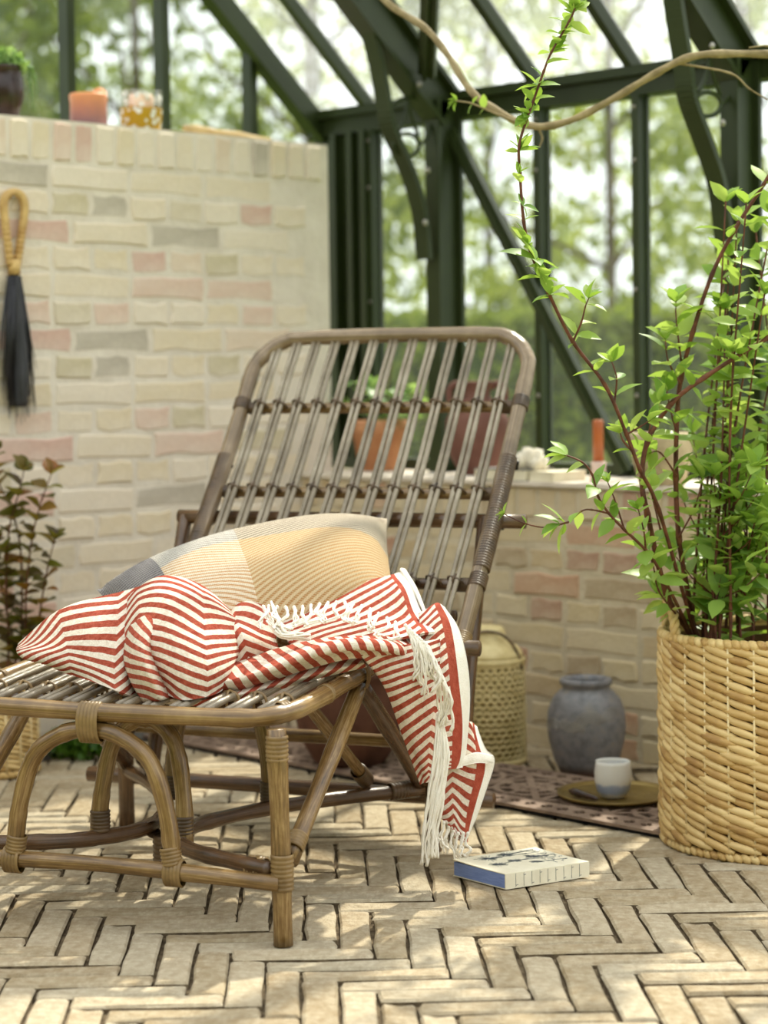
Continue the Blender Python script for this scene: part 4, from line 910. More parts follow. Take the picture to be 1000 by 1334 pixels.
twig([(793, 669, 3.88), (770, 664, 3.87), (757, 666, 3.86), (740, 680, 3.86), (725, 683, 3.86)], 0.8)
twig([(740, 680, 3.86), (712, 687, 3.86), (684, 682, 3.85), (653, 668, 3.85)], 0.35, 0.06, 0.05)
twig([(813, 690, 3.90), (800, 650, 3.90), (790, 625, 3.90)], 0.7)
twig([(841, 717, 3.92), (838, 690, 3.9), (830, 660, 3.9)], 0.6)
twig([(884, 805, 4.10), (858, 770, 4.0), (850, 735, 3.95), (838, 712, 3.95)], 0.8)
twig([(746, 445, 3.85), (757, 420, 3.84), (762, 400, 3.84), (768, 385, 3.84)], 0.75, 0.03)
twig([(800, 525, 3.87), (803, 495, 3.87), (799, 478, 3.87), (795, 468, 3.87)], 0.85, 0.03)
twig([(816, 566, 3.88), (835, 555, 3.88), (850, 545, 3.88)], 0.7); twig([(825, 590, 3.89), (812, 575, 3.88), (806, 560, 3.88)], 0.7)
twig([(887, 470, 4.07), (882, 430, 4.06), (880, 408, 4.06), (880, 390, 4.06)], 0.95, 0.03)
twig([(886, 500, 4.07), (870, 470, 4.06), (866, 440, 4.05)], 0.9)
twig([(843, 576, 4.0), (850, 540, 4.0), (862, 520, 4.0)], 0.9, 0.03); twig([(880, 560, 4.06), (872, 530, 4.05), (868, 505, 4.05)], 0.9, 0.03)
twig([(881, 620, 4.07), (860, 590, 4.05), (845, 590, 4.05)], 0.95); twig([(860, 690, 4.0), (850, 650, 3.99), (846, 630, 3.98)], 0.8); twig([(884, 700, 4.07), (905, 660, 4.06), (915, 620, 4.06)], 0.95)
rs = random.Random(12); np.random.seed(3)
for k in range(21):                                        # the dense right-hand side
    px = 895 + rs.uniform(-5, 130); d = 4.15 + rs.uniform(-.16, .16); tx = px + rs.uniform(-30, 60); ty = rs.choice((260, 300, 350, 400, 470, 540, 600, 640, 680)); tx = max(tx, 900 if ty > 500 else 945)
    if k < 8: tx, ty = 948 + 12 * k, (330, 285, 262, 300, 380, 275, 420, 350)[k]
    bo = CW((px - 500) / FPX * d, d) - BC; rl_ = math.hypot(bo[0], bo[1])
    if rl_ > 0.15: bo = bo * 0.15 / rl_; q_ = BC + bo; d = float(q_.dot(_f)); px = 500 + FPX * float(q_.dot(_r)) / d
    mid = ((px + tx) / 2 + rs.uniform(-14, 14), (835 + ty) / 2, d)
    P = shoot([soilp(px, d), (px + rs.uniform(-6, 6), 800, d), mid, (tx, ty, d + rs.uniform(-.1, .1))], 0.0042, 0.0016, LV, 0.16, 0.048, rs.uniform(0.8, 1.05), plant=shrub)
    for q in range(2):
        b = P[int(len(P) * rs.uniform(.3, .8))]; e = b + np.array([rs.uniform(-.08, .08), rs.uniform(-.08, .08), rs.uniform(.03, .12)]); P2 = [b, (b + e) / 2 + (0, 0, -.01), e]
        m = MB(); tube(m, P2, [0.0018, 0.0014, 0.001], 5); part('twig', m, M['stem'], shrub); leafy(P2, LV, 0.3, 1, 0.03, 0.9)
for k in range(26):                                        # low leaves over the basket rim
    p = BC + np.array([rs.uniform(-.17, .17), rs.uniform(-.17, .17), BH + rs.uniform(-.03, .22)]); LV.put(p, (rs.uniform(-1, 1), rs.uniform(-1, 1), rs.uniform(-.2, .5)), rs.uniform(.8, 1.15))
LV.flush(shrub, M['leaf'])

# ------------------------------------------------------------------ bronze shrub in its basket by the gable wall
B2 = CW((-14 - 500) / FPX * 4.97, 4.97, 0)
b2 = thing('wicker_basket', 'small pale wicker basket with the bronze-leaved shrub beside the brick wall', 'basket', B2)
make_basket(b2, B2, 0.105, 0.21, 14, 18, handle=None, seed=9)
m = MB(); lathe(m, [(0.085, -0.01), (0.001, 0)], 24, B2 + (0, 0, 0.175), capt=False); part('soil', m, M['soil'], b2)
shr2 = thing('bronze_shrub', 'young shrub with bronze and dark green leaves by the brick wall', 'plant', B2 + (0, 0, 0.17))
L2 = Leaves(leaf_meshes('leaf', M['leaf_red'], 0.062, 0.050), 0.062, 0.050)
g0 = B2 + (0, 0, 0.168)
for pts in ([(10, 870, 4.93), (8, 760, 4.92), (12, 690, 4.92), (25, 640, 4.92), (32, 610, 4.92)], [(30, 860, 4.92), (34, 770, 4.90), (42, 700, 4.90), (55, 650, 4.90), (68, 615, 4.90)],
            [(24, 850, 4.94), (28, 740, 4.94), (20, 680, 4.94), (-5, 620, 4.95), (-10, 585, 4.95)], [(-20, 840, 4.9), (-25, 720, 4.9), (-30, 640, 4.9)], [(50, 850, 4.93), (52, 800, 4.93), (62, 740, 4.93), (72, 700, 4.93)], [(20, 860, 4.98), (5, 780, 4.98), (-6, 700, 4.98)]):
    shoot([g0 + np.array([rs.uniform(-.03, .03), rs.uniform(-.03, .03), 0])] + pts, 0.0032, 0.0012, L2, 0.22, 0.026, 0.9, plant=shr2)
L2.flush(shr2, M['leaf_red'])

mossc = CW((103 - 500) / FPX * 5.14, 5.14, 0)
mo = thing('moss_cushion_plant', 'low bright green leafy plant on the floor at the foot of the wall', 'plant', mossc)
m = MB(); leaf_cloud(m, [mossc + np.array([0, 0, 0.045]), mossc + _r * 0.06 + (0, 0, 0.03), mossc - _r * 0.06 + (0, 0, 0.04)], [0.055, 0.04, 0.045], [500, 300, 350], 0.022, 5, 0.9, 0.2); part('foliage', m, M['moss'], mo, smooth=False, kind='stuff')

# ------------------------------------------------------------------ vine along the roof
vine = thing('climbing_vine', 'bare woody vine stem looping under the roof beam', 'vine', PD(700, 165, 4.6))
P = catmull([PD(*q) for q in ((470, -30, 4.9), (510, 8, 4.85), (555, 38, 4.8), (585, 75, 4.75), (610, 115, 4.7), (640, 140, 4.65), (690, 164, 4.6), (740, 158, 4.55), (800, 128, 4.5), (850, 98, 4.45), (900, 74, 4.4), (960, 70, 4.4), (1040, 72, 4.4))], 6)
m = MB(); tube(m, P, [0.0085 * (1 + 0.12 * math.sin(i * 1.3)) for i in range(len(P))], 8); part('stem', m, M['vine'], vine)
LVV = Leaves(leaf_meshes('leaf', M['leaf'], 0.035, 0.02, 2), 0.035, 0.02)
for pts, lf in (([(690, 164, 4.6), (650, 150, 4.6), (615, 135, 4.6), (590, 131, 4.6)], 1), ([(700, 165, 4.6), (706, 180, 4.6), (702, 192, 4.6)], 0), ([(880, 82, 4.42), (950, 95, 4.4), (975, 115, 4.4), (1000, 130, 4.4)], 0), ([(1020, 70, 4.4), (1000, 60, 4.38), (975, 62, 4.38)], 0)):
    shoot(pts, 0.003, 0.0015, LVV, 0.6 if lf else 1.0, 0.03, 0.9, 'vine', vine, 'twig', bool(lf), 5)
LVV.flush(vine, M['leaf'])

# ------------------------------------------------------------------ iron floor grating
gy0, gy1 = 1.95, YB - 0.035; gw = GR1 - GR0
grate = thing('floor_grating', 'rust-brown cast iron floor grating with pierced pattern along the low wall', 'grating', (GR0 + gw / 2, 3.1, 0.0))
m = MB(); box(m, (GR0 + 0.002, gy0, 0.0012), (GR1 - 0.002, gy1, 0.0032)); part('backing', m, M['pit'], grate, smooth=False)  # black sheet, its colour stands in for the shade of a pit below
cs = 0.0038; nx = int(gw / cs); ny = int((gy1 - gy0) / cs); m = MB(); T = 0.075
def solid(x, y):                                           # x across, y along
    e = min(x, gw - x)
    if e < 0.012: return True
    if e < 0.062:                                          # border: four-lobed holes
        yy = (y % 0.046) - 0.023; xx = e - 0.037
        return not (min((abs(xx) - 0.0085) ** 2 + yy * yy, xx * xx + (abs(yy) - 0.0085) ** 2) < 0.0068 ** 2)
    if e < 0.072: return True
    W2 = gw - 0.144; P_ = 0.20; xx = (x - 0.072) / W2; yy = (y % P_) / P_
    d1, d2 = abs(xx - yy), abs(xx + yy - 1)                # crossing diagonals
    if d1 < 0.05 or d2 < 0.05: return True
    if abs(yy - 0.5) > 0.465 or abs(xx - .5) < 0.035 or abs(yy - .5) < 0.035: return True
    r_ = math.hypot(xx - .5, yy - .5)
    if abs(r_ - 0.22) < 0.045: return True
    return abs(r_ - 0.42) < 0.035
vid = {}
def vtx(i, j):
    if (i, j) not in vid: vid[(i, j)] = len(m.v); m.v.append((GR0 + i * gw / nx, gy0 + j * cs, 0.014)); m.uv.append((0, 0))
    return vid[(i, j)]
for j in range(ny):
    for i in range(nx):
        if solid((i + .5) * gw / nx, (j + .5) * cs): m.f.append((vtx(i, j), vtx(i + 1, j), vtx(i + 1, j + 1), vtx(i, j + 1))); m.mi.append(0)
pl = part('pierced_plate', m, M['iron'], grate, smooth=False); md = pl.modifiers.new('thickness', 'SOLIDIFY'); md.thickness = 0.0065; md.offset = -1
GZ = 0.014

# ------------------------------------------------------------------ things on the floor
vc = CW((760 - 500) / FPX * 4.86, 4.86, 0)
t = NT('grey-blue stoneware glaze'); n = t.noise(45, 5); sepz = t.new('SeparateXYZ'); t.link(t.tc.outputs['Object'], sepz.inputs[0])
col = t.ramp(n, [(0.3, srgb(98, 97, 102)), (0.55, srgb(126, 125, 130)), (0.75, srgb(134, 128, 122))]); t.base(t.mix(t.ramp(sepz.outputs[2], [(0.008, (1, 1, 1, 1)), (0.03, (0, 0, 0, 1))]), col, srgb(88, 58, 46)), 0.42, 0.5)
t.bump(t.noise(60, 4), 0.25, 0.004); M['stoneware'] = t.m
M['groove'] = plain('clay showing in incised lines', srgb(150, 145, 138), srgb(164, 158, 150), 40, 0.7)
vase = thing('stoneware_jar', 'grey-blue stoneware jar with incised wave pattern by the low wall', 'jar', vc)
prof = [(0.058, 0.0), (0.063, 0.004), (0.078, 0.035), (0.090, 0.08), (0.0948, 0.115), (0.0925, 0.15), (0.083, 0.18), (0.068, 0.198), (0.058, 0.206), (0.057, 0.213), (0.0625, 0.217), (0.0640, 0.225), (0.060, 0.231), (0.051, 0.230), (0.047, 0.223), (0.046, 0.205), (0.06, 0.19), (0.07, 0.12), (0.03, 0.02)]
m = MB(); lathe(m, prof, 40, vc, capt=True); body = part('body', m, M['stoneware'], vase)
def vr(z):
    for (r0, z0), (r1, z1) in zip(prof[:8], prof[1:9]):
        if z0 <= z <= z1: return r0 + (r1 - r0) * (z - z0) / (z1 - z0)
    return 0.07
toc = math.atan2(-vc[1], -vc[0])
for (ca, cz, a0, a1, rr) in ((0.10, 0.125, 20, 200, (.014, .019, .024, .029, .034, .039)), (-0.42, 0.15, 200, 330, (.014, .019, .024, .029, .034)), (0.75, 0.135, 40, 170, (.016, .022, .028, .034)), (-1.0, 0.11, 20, 190, (.014, .02, .026, .032))):
    for r_ in rr:
        m = MB(); P = []
        for a in np.linspace(math.radians(a0), math.radians(a1), 16):
            z = cz + r_ * math.sin(a); th = toc + ca + r_ * math.cos(a) / 0.09; P.append(vc + np.array([math.cos(th), math.sin(th), 0]) * (vr(z) + 0.0002) + np.array([0, 0, z]))
        tube(m, P, 0.0011, 5); part('incised_line', m, M['groove'], body)

tc_ = CW((797 - 500) / FPX * 4.52, 4.52, GZ)
m = MB(); prof = [(0.05, 0.0), (0.118, 0.002), (0.128, 0.008), (0.131, 0.013), (0.128, 0.0135), (0.121, 0.0075)]
for k in range(9): r_ = 0.112 - k * 0.012; prof += [(r_ + 0.004, 0.0048), (r_, 0.0066), (r_ - 0.004, 0.0048)]
prof.append((0.002, 0.005)); lathe(m, prof, 56, tc_); M['brass'] = plain('aged brass', srgb(122, 100, 54), srgb(160, 136, 78), 14, 0.35, 0.2, 60, 0.5, 0.6)
single('round_tray', m, M['brass'], tc_, 'round aged brass tray with turned rings on the floor grating', 'tray')
cc = CW((794 - 500) / FPX * 4.49, 4.49, GZ + 0.0066)
t = NT('white glaze with blue band'); sepz = t.new('SeparateXYZ'); t.link(t.tc.outputs['Object'], sepz.inputs[0]); n = t.noise(40, 4)
zz = t.math('ADD', sepz.outputs[2], t.math('MULTIPLY', t.math('SUBTRACT', n, 0.5), 0.022))
t.base(t.ramp(t.math('MULTIPLY', zz, 10), [(0.06, srgb(206, 206, 210)), (0.14, srgb(150, 164, 196)), (0.28, srgb(160, 172, 200)), (0.36, srgb(228, 228, 226)), (1.0, srgb(236, 236, 232))]), 0.3, 0.5); t.bump(n, 0.15, 0.003); M['cup'] = t.m
m = MB(); lathe(m, [(0.022, 0), (0.027, 0.002), (0.036, 0.016), (0.0405, 0.036), (0.0415, 0.055), (0.039, 0.074), (0.0385, 0.081), (0.036, 0.0815), (0.0355, 0.076), (0.037, 0.055), (0.034, 0.02), (0.01, 0.006)], 36, cc, wob=lambda a, z: 1 + 0.012 * math.sin(3 * a + 20 * z) + 0.008 * math.sin(7 * a))
single('ceramic_cup', m, M['cup'], cc, 'white ceramic cup with washed blue band standing on the brass tray', 'cup')
m = MB(); a, b = PZ(741, 1030, GZ + 0.018), PZ(778, 1041, GZ + 0.013); P = [a + (b - a) * k / 8 for k in range(9)]; tube(m, P, [0.003, 0.0085, 0.0095, 0.009, 0.0075, 0.0075, 0.0065, 0.006, 0.003], 8)
single('wooden_scoop', m, M['dark_glaze'], (a + b) / 2 - (0, 0, 0.008), 'small dark wooden handle lying on the brass tray beside the cup', 'scoop')

# book
bk = [PZ(590, 1142, 0.0), PZ(658, 1160, 0.0), PZ(767, 1143, 0.0)]; bk.append(bk[0] + bk[2] - bk[1]); bt = 0.031; bcn = sum(bk) / 4
M['cover'] = plain('cream paper cover', srgb(226, 216, 190), srgb(238, 230, 206), 30, 0.6, 0.05, 200); M['pages'] = plain('blue-sprayed page edges', srgb(112, 132, 190), srgb(132, 152, 206), 40, 0.8, 0.3, 300, stretch=(1, 1, 12)); M['ink'] = plain('dark blue-grey ink', srgb(62, 70, 78), srgb(84, 92, 98), 60, 0.8)
book = thing('book', 'thick paperback with blue page edges and printed palms lying on the floor', 'book', bcn)
def bq(u, v, z): return bk[1] + (bk[2] - bk[1]) * u + (bk[0] - bk[1]) * v + np.array([0, 0, z])     # u along the spine, v across
m = MB(); vs = [bq(u, v, z) for z in (0.0035, bt - 0.002) for u, v in ((.004, .012), (.996, .012), (.996, .985), (.004, .985))]; m.add(vs, [(3, 2, 1, 0), (4, 5, 6, 7), (0, 1, 5, 4), (1, 2, 6, 5), (2, 3, 7, 6), (3, 0, 4, 7)]); part('page_block', m, M['pages'], book, smooth=False)
def slab(z0, z1, v0, v1, lift=0.0):
    m = MB(); n = 8; vs = []
    for k in range(n + 1):
        v = v0 + (v1 - v0) * k / n; l = lift * (k / n) ** 3
        vs += [bq(0, v, z0 + l), bq(1, v, z0 + l), bq(0, v, z1 + l), bq(1, v, z1 + l)]
    fs = []
    for k in range(n): a = 4 * k; b = a + 4; fs += [(a, a + 1, b + 1, b), (a + 2, b + 2, b + 3, a + 3), (a, b, b + 2, a + 2), (a + 1, a + 3, b + 3, b + 1)]
    fs += [(0, 2, 3, 1), (4 * n, 4 * n + 1, 4 * n + 3, 4 * n + 2)]; m.add(vs, fs); return m
cov = part('cover', slab(bt - 0.0015, bt, 0, 1, 0.003), M['cover'], book, smooth=False); part('cover', slab(0.0015, 0.003, 0, 1), M['cover'], book, smooth=False)
spn = part('spine', slab(0.0015, bt - 0.0005, -0.006, 0.008), M['cover'], book, smooth=False)
rb_ = random.Random(2)
m = MB()
def stroke(u0, v0, u1, v1, w=0.0011):
    def zt(v): return bt + 0.0004 + 0.003 * max(0, v) ** 3
    a, b = bq(u0, v0, zt(v0)), bq(u1, v1, zt(v1)); bar(m, a, b, w, 0.0003)
for cu, cv, ru in ((0.30, 0.80, .20), (0.55, 0.86, .15), (0.22, 0.48, .15), (0.45, 0.55, .13), (0.72, 0.62, .16), (0.60, 0.35, .11)):
    for k in range(17): a = 2 * math.pi * k / 17 + rb_.random() * .2; l = ru * rb_.uniform(.55, 1); stroke(cu, cv, cu + l * math.cos(a) * .75, min(.97, max(.04, cv + l * math.sin(a) * .8)))
for u0, v0, u1, v1 in ((.30, .8, .88, .90), (.30, .80, .9, .78), (.22, .48, .86, .60), (.45, .55, .9, .46), (.55, .86, .93, .93), (.72, .62, .95, .55), (.60, .35, .93, .30)): stroke(u0, v0, u1, v1, 0.0016)
for k in range(46): u0 = rb_.uniform(.72, .96); v0 = rb_.uniform(.18, .95); stroke(u0, v0, u0 + rb_.uniform(-.06, .05), min(.97, v0 + rb_.uniform(-.05, .06)))
part('palm_print', m, M['ink'], cov, smooth=False)
m = MB()
for k in range(9):
    u = 0.12 + 0.095 * k; bar(m, bq(u, -0.0075, 0.004), bq(u, -0.0075, bt - 0.002), 0.0007, 0.0003, bk[0] - bk[1])
    z = bt * (0.78 if k % 2 else 0.22); bar(m, bq(u, -0.0075, z), bq(u + 0.025, -0.0075, z + 0.001), 0.0003, 0.0008)
part('spine_stitching', m, M['ink'], spn, smooth=False)

# bamboo basket with lid
lc = CW((630 - 500) / FPX * 5.03, 5.03, 0); LR, LH = 0.094, 0.285
lan = thing('bamboo_basket', 'pale lidded bamboo basket with open weave behind the chair', 'basket', lc)
m = MB(); lathe(m, [(LR - .004, 0.002), (LR - .004, LH - .03), (LR - 0.02, LH - .004)], 40, lc, capt=False); part('lining', m, M['bamboo_in'], lan)
for z, r_ in ((0.008, LR + .001), (LH - 0.03, LR)):
    m = MB(); lathe(m, [(r_, z - 0.008), (r_ + .004, z - 0.005), (r_ + .004, z + .005), (r_, z + 0.008)], 40, lc, capb=False, capt=False); part('hoop', m, M['bamboo'], lan)
m = MB()
for sgn in (1, -1):
    for k in range(30):
        a0 = 2 * math.pi * k / 30; P = []
        for q in range(25): z = 0.012 + (LH - 0.045) * q / 24; a = a0 + sgn * z / LR * 0.95; rr = LR + 0.0008 * (1 if (q + k) % 2 else -1) * sgn; P.append(lc + np.array([rr * math.cos(a), rr * math.sin(a), z]))
        tube(m, P, 0.0034, 4, ry=0.0014)
for j in range(17):
    z = 0.022 + (LH - 0.062) * j / 16; tube(m, [lc + np.array([math.cos(a) * LR, math.sin(a) * LR, z]) for a in np.linspace(0, 2 * math.pi, 49)[:-1]], 0.0026, 4, closed=True)
part('weave', m, M['bamboo'], lan, kind='stuff')
m = MB(); lathe(m, [(LR - .001, LH - 0.026), (LR - .004, LH - .012), (LR * .82, LH + 0.004), (LR * .6, LH + 0.012), (LR * .52, LH + 0.022), (LR * .5, LH + .042), (LR * .42, LH + .052), (0.004, LH + .056)], 36, lc, wob=lambda a, z: 1 + 0.012 * math.sin(18 * a)); lid = part('lid', m, M['bamboo'], lan)
m = MB(); tube(m, catmull([lc + _r * x + (0, 0, z) - _f * 0.05 for x, z in ((-.085, LH - .05), (-.075, LH + .0), (-.03, LH + .04), (.03, LH + .04), (.07, LH + .0), (.085, LH - .05))], 6), 0.0035, 6); part('handle', m, M['cane_dark'], lan)

pc = CW((450 - 500) / FPX * 4.98, 4.98, GZ)
m = MB(); lathe(m, [(0.085, 0), (0.09, 0.006), (0.122, 0.06), (0.134, 0.12), (0.132, 0.17), (0.122, 0.205), (0.128, 0.212), (0.128, 0.232), (0.115, 0.236), (0.108, 0.22), (0.11, 0.15), (0.05, 0.03)], 40, pc, wob=lambda a, z: 1 + 0.01 * math.sin(5 * a + 30 * z))
single('clay_pot', m, M['clay_dark'], pc, 'wide dark brown clay pot on the floor grating behind the chair', 'pot')

# ------------------------------------------------------------------ things on the low ledge
LZ = 0.684
p0 = PZ(492, 613, LZ); p0 = CW((494 - 500) / FPX * 5.92, 5.92, LZ)
pot = thing('terracotta_pot', 'terracotta flower pot with a soft green geranium on the ledge', 'pot', p0)
m = MB(); lathe(m, [(0.056, 0), (0.059, 0.003), (0.078, 0.105), (0.086, 0.108), (0.089, 0.145), (0.082, 0.147), (0.078, 0.12)], 36, p0); part('body', m, M['terracotta'], pot)
ger = thing('geranium', 'soft green geranium growing in the terracotta pot', 'plant', p0 + (0, 0, 0.125))
LG = Leaves(leaf_meshes('leaf', M['leaf_blue'], 0.052, 0.056), 0.052, 0.056); rg = random.Random(8)
for k in range(15):
    a = rg.uniform(0, 6.28); l = rg.uniform(.05, .13); e = p0 + np.array([math.cos(a) * l, math.sin(a) * l, 0.145 + rg.uniform(.03, .11) - 0.5 * max(0, l - .10)]); P = [p0 + (0, 0, .125), (p0 + e) / 2 + (0, 0, .09), e]
    m = MB(); tube(m, catmull(P, 4), 0.0022, 5); part('stem', m, M['leaf_blue'], ger)
    for q in range(5): LG.put(e + np.array([rg.gauss(0, .014), rg.gauss(0, .014), rg.gauss(0, .012)]), (math.cos(a + rg.gauss(0, .9)), math.sin(a + rg.gauss(0, .9)), rg.uniform(-.4, .5)), rg.uniform(.6, 1))
LG.flush(ger, M['leaf_blue'])
m = MB(); tube(m, catmull([p0 + (0, 0, .12), p0 + _r * .03 + (0, 0, .25), p0 + _r * .045 + (0, 0, .37)], 4), 0.0018, 5); part('flower_stalk', m, M['stem'], ger)

jc = CW((622 - 500) / FPX * 5.62, 5.62, LZ)
jug = thing('clay_jug', 'red-brown two-handled clay jug on the ledge behind the chair back', 'jug', jc)
m = MB(); lathe(m, [(0.048, 0), (0.052, 0.004), (0.075, 0.05), (0.089, 0.11), (0.088, 0.15), (0.07, 0.185), (0.045, 0.203), (0.036, 0.215), (0.036, 0.235), (0.046, 0.25), (0.049, 0.256), (0.042, 0.258), (0.032, 0.24), (0.034, 0.21)], 40, jc); bj = part('body', m, M['terracotta_red'], jug)
for sg in (-1, 1):
    m = MB(); tube(m, catmull([jc + _r * sg * x + (0, 0, z) for x, z in ((.036, .238), (.056, .25), (.074, .238), (.076, .21), (.064, .178))], 6), 0.010, 8); part('handle', m, M['terracotta_red'], jug)

bkc = PZ(672, 626, LZ)
u = np.array([0, -1.0, 0]); v = np.array([1.0, 0, 0])
sb = CW((690 - 500) / FPX * 5.30, 5.30, LZ)
def ledge_book(c, L, W, Tt, rot, mat, label, name='old_book'):
    uu = u * math.cos(rot) + v * math.sin(rot); vv = v * math.cos(rot) - u * math.sin(rot); t = thing(name, label, 'book', c)
    def q(a, b, z): return c + uu * a * L / 2 + vv * b * W / 2 + np.array([0, 0, z])
    m = MB(); vs = [q(a, b, z) for z in (0.002, Tt - 0.002) for a, b in ((-.97, -.97), (.97, -.97), (.97, .97), (-.97, .97))]; m.add(vs, [(3, 2, 1, 0), (4, 5, 6, 7), (0, 1, 5, 4), (1, 2, 6, 5), (2, 3, 7, 6), (3, 0, 4, 7)]); part('page_block', m, M['paper'], t, smooth=False)
    for z0, z1 in ((0, 0.002), (Tt - 0.002, Tt)):
        m = MB(); vs = [q(a, b, z) for z in (z0, z1) for a, b in ((-1, -1), (1, -1), (1, 1), (-1, 1))]; m.add(vs, [(3, 2, 1, 0), (4, 5, 6, 7), (0, 1, 5, 4), (1, 2, 6, 5), (2, 3, 7, 6), (3, 0, 4, 7)]); part('cover', m, mat, t, smooth=False)
ledge_book(sb + u * 0.085 + v * 0.01, 0.09, 0.12, 0.026, -0.1, M['paper'], 'small cream paperback on the ledge beside the shell')
ledge_book(sb + u * -0.055, 0.17, 0.13, 0.030, 0.06, M['stone'], 'old book with worn grey cover lying under the shell on the ledge')
sp = sb + u * -0.01 + np.array([0, 0, 0.030])
sh = thing('barnacle_shell', 'chalky white barnacle shell cluster lying on the old book', 'shell', sp)
rsn = random.Random(6)
for k in range(14):
    a = rsn.uniform(0, 6.28); r_ = 0.036 * math.sqrt(rsn.random()); c = sp + np.array([math.cos(a) * r_ * 0.9, math.sin(a) * r_ * 1.25, 0.0]); h = 0.052 * (1 - (r_ / 0.05) ** 2) * rsn.uniform(.7, 1.1) + 0.006
    ax = norm(np.array([math.cos(a) * r_ * 14, math.sin(a) * r_ * 14, 1])); m = MB(); lathe(m, [(0.015, 0), (0.017, h * .5), (0.010, h), (0.006, h), (0.005, h * .7)], 12, c, ax, wob=lambda q, z: 1 + 0.12 * math.sin(6 * q)); part('cone', m, M['shell'], sh)
cd = CW((779 - 500) / FPX * 5.22, 5.22, LZ)
ch = thing('candle_holder', 'pink clay candle holder with a slim amber candle on the ledge', 'candle holder', cd)
m = MB(); lathe(m, [(0.022, 0), (0.024, 0.004), (0.018, 0.03), (0.02, 0.048), (0.015, 0.05)], 20, cd); part('base', m, M['pink_clay'], ch)
m = MB(); lathe(m, [(0.014, 0.04), (0.014, 0.152), (0.012, 0.157), (0.004, 0.156)], 16, cd); part('candle', m, M['copper'], ch)
sc_ = CW((862 - 500) / FPX * 4.99, 4.99, LZ)
m = MB(); lathe(m, [(0.05, 0), (0.056, 0.006), (0.073, 0.06), (0.078, 0.11), (0.076, 0.128), (0.068, 0.13), (0.066, 0.11), (0.05, 0.02)], 30, sc_, wob=lambda a, z: 1 + 0.03 * math.sin(4 * a + 40 * z) + 0.02 * math.sin(11 * a - 70 * z))
single('stone_pot', m, M['stone_pot'], sc_, 'rough grey-beige stone bowl on the ledge behind the shrub', 'bowl')

# ------------------------------------------------------------------ things on top of the gable wall
TZ = 1.631
def topp(px, Y=YB + 0.06): q = PY(px, 160, Y); return np.array([q[0], Y, TZ])
c = topp(5); pt = thing('glazed_pot', 'dark brown glazed pot with a trailing succulent on the gable wall', 'pot', c)
m = MB(); lathe(m, [(0.034, 0), (0.038, 0.004), (0.052, 0.05), (0.053, 0.095), (0.046, 0.125), (0.05, 0.13), (0.044, 0.132), (0.04, 0.11)], 28, c); part('body', m, M['dark_glaze'], pt)
su = thing('trailing_succulent', 'small grey-green trailing succulent in the dark glazed pot', 'plant', c + (0, 0, 0.12))
m = MB(); leaf_cloud(m, [c + np.array([0, 0, 0.15]), c + (0.03, -0.02, 0.14), c + (-.03, 0, .15)], [0.045, 0.035, 0.04], [160, 90, 110], 0.02, 2, 0.8, 0.2); part('foliage', m, M['leaf_blue'], su, smooth=False)
for k in range(5):
    e = rg.uniform(.05, .13); m = MB(); P = catmull([c + (0.03, -.02, .135), c + (0.05 + .02 * k / 4, -.03, .13), c + (0.065 + .012 * k, -.035 + .01 * k, .13 - e)], 5); tube(m, P, 0.0014, 5); part('trailing_stem', m, M['leaf_blue'], su)
    for q in range(3):
        mm = MB(); lathe(mm, [(0.001, -.006), (.005, 0), (.001, .006)], 7, P[3 + q * 2]); part('bead_leaf', mm, M['leaf_blue'], su)
t = NT('orange to mauve candle wax'); sepz = t.new('SeparateXYZ'); t.link(t.tc.outputs['Object'], sepz.inputs[0]); n = t.noise(60, 3)
zz = t.math('ADD', sepz.outputs[2], t.math('MULTIPLY', t.math('SUBTRACT', n, .5), 0.02)); t.base(t.ramp(t.math('MULTIPLY', zz, 10), [(0.05, srgb(150, 110, 116)), (0.4, srgb(196, 130, 110)), (0.8, srgb(228, 150, 96))]), 0.5, 0.4); t.p.inputs['Subsurface Weight'].default_value = 0.2; t.p.inputs['Subsurface Radius'].default_value = (0.02, 0.01, 0.005); M['candle'] = t.m
c = topp(115); cn = thing('pillar_candle', 'melted orange and mauve pillar candle on the gable wall', 'candle', c)
m = MB(); lathe(m, [(0.047, 0), (0.049, 0.005), (0.047, 0.06), (0.050, 0.078), (0.047, 0.084), (0.038, 0.078), (0.03, 0.055), (0.003, 0.05)], 30, c, wob=lambda a, z: 1 + 0.04 * math.sin(2 * a + 1) + 0.02 * math.sin(5 * a)); part('body', m, M['candle'], cn)
m = MB(); lathe(m, [(0.02, 0), (0.022, 0.02), (0.018, 0.045), (0.006, 0.052)], 14, c + np.array([0.026, -0.012, 0.05]), (0.1, 0, 1)); part('curled_wax', m, M['candle'], cn)
m = MB(); tube(m, [c + (0, 0, .048), c + (0, 0, .064)], 0.0012, 5); part('wick', m, M['black'], cn)
c = topp(184)
t = NT('mosaic tumbler glass'); t.n.remove(t.p); vo = t.new('TexVoronoi'); vo.inputs['Scale'].default_value = 48; t.link(t.tc.outputs['Object'], vo.inputs[0]); sepz = t.new('SeparateXYZ'); t.link(t.tc.outputs['Object'], sepz.inputs[0])
d1 = t.new('BsdfDiffuse'); tr = t.new('BsdfTransparent'); gl = t.new('BsdfGlossy'); gl.inputs['Roughness'].default_value = 0.05
dots = t.ramp(vo.outputs['Distance'], [(0.36, (1, 1, 1, 1)), (0.40, (0, 0, 0, 1))]); t.link(t.mix(dots, srgb(196, 156, 52), srgb(242, 240, 232)), d1.inputs[0])
low = t.ramp(t.math('MULTIPLY', sepz.outputs[2], 10), [(0.52, (1, 1, 1, 1)), (0.66, (0, 0, 0, 1))]); cov_ = t.math('MULTIPLY', t.math('MAXIMUM', low, t.math('MULTIPLY', dots, 0.65)), 0.92)
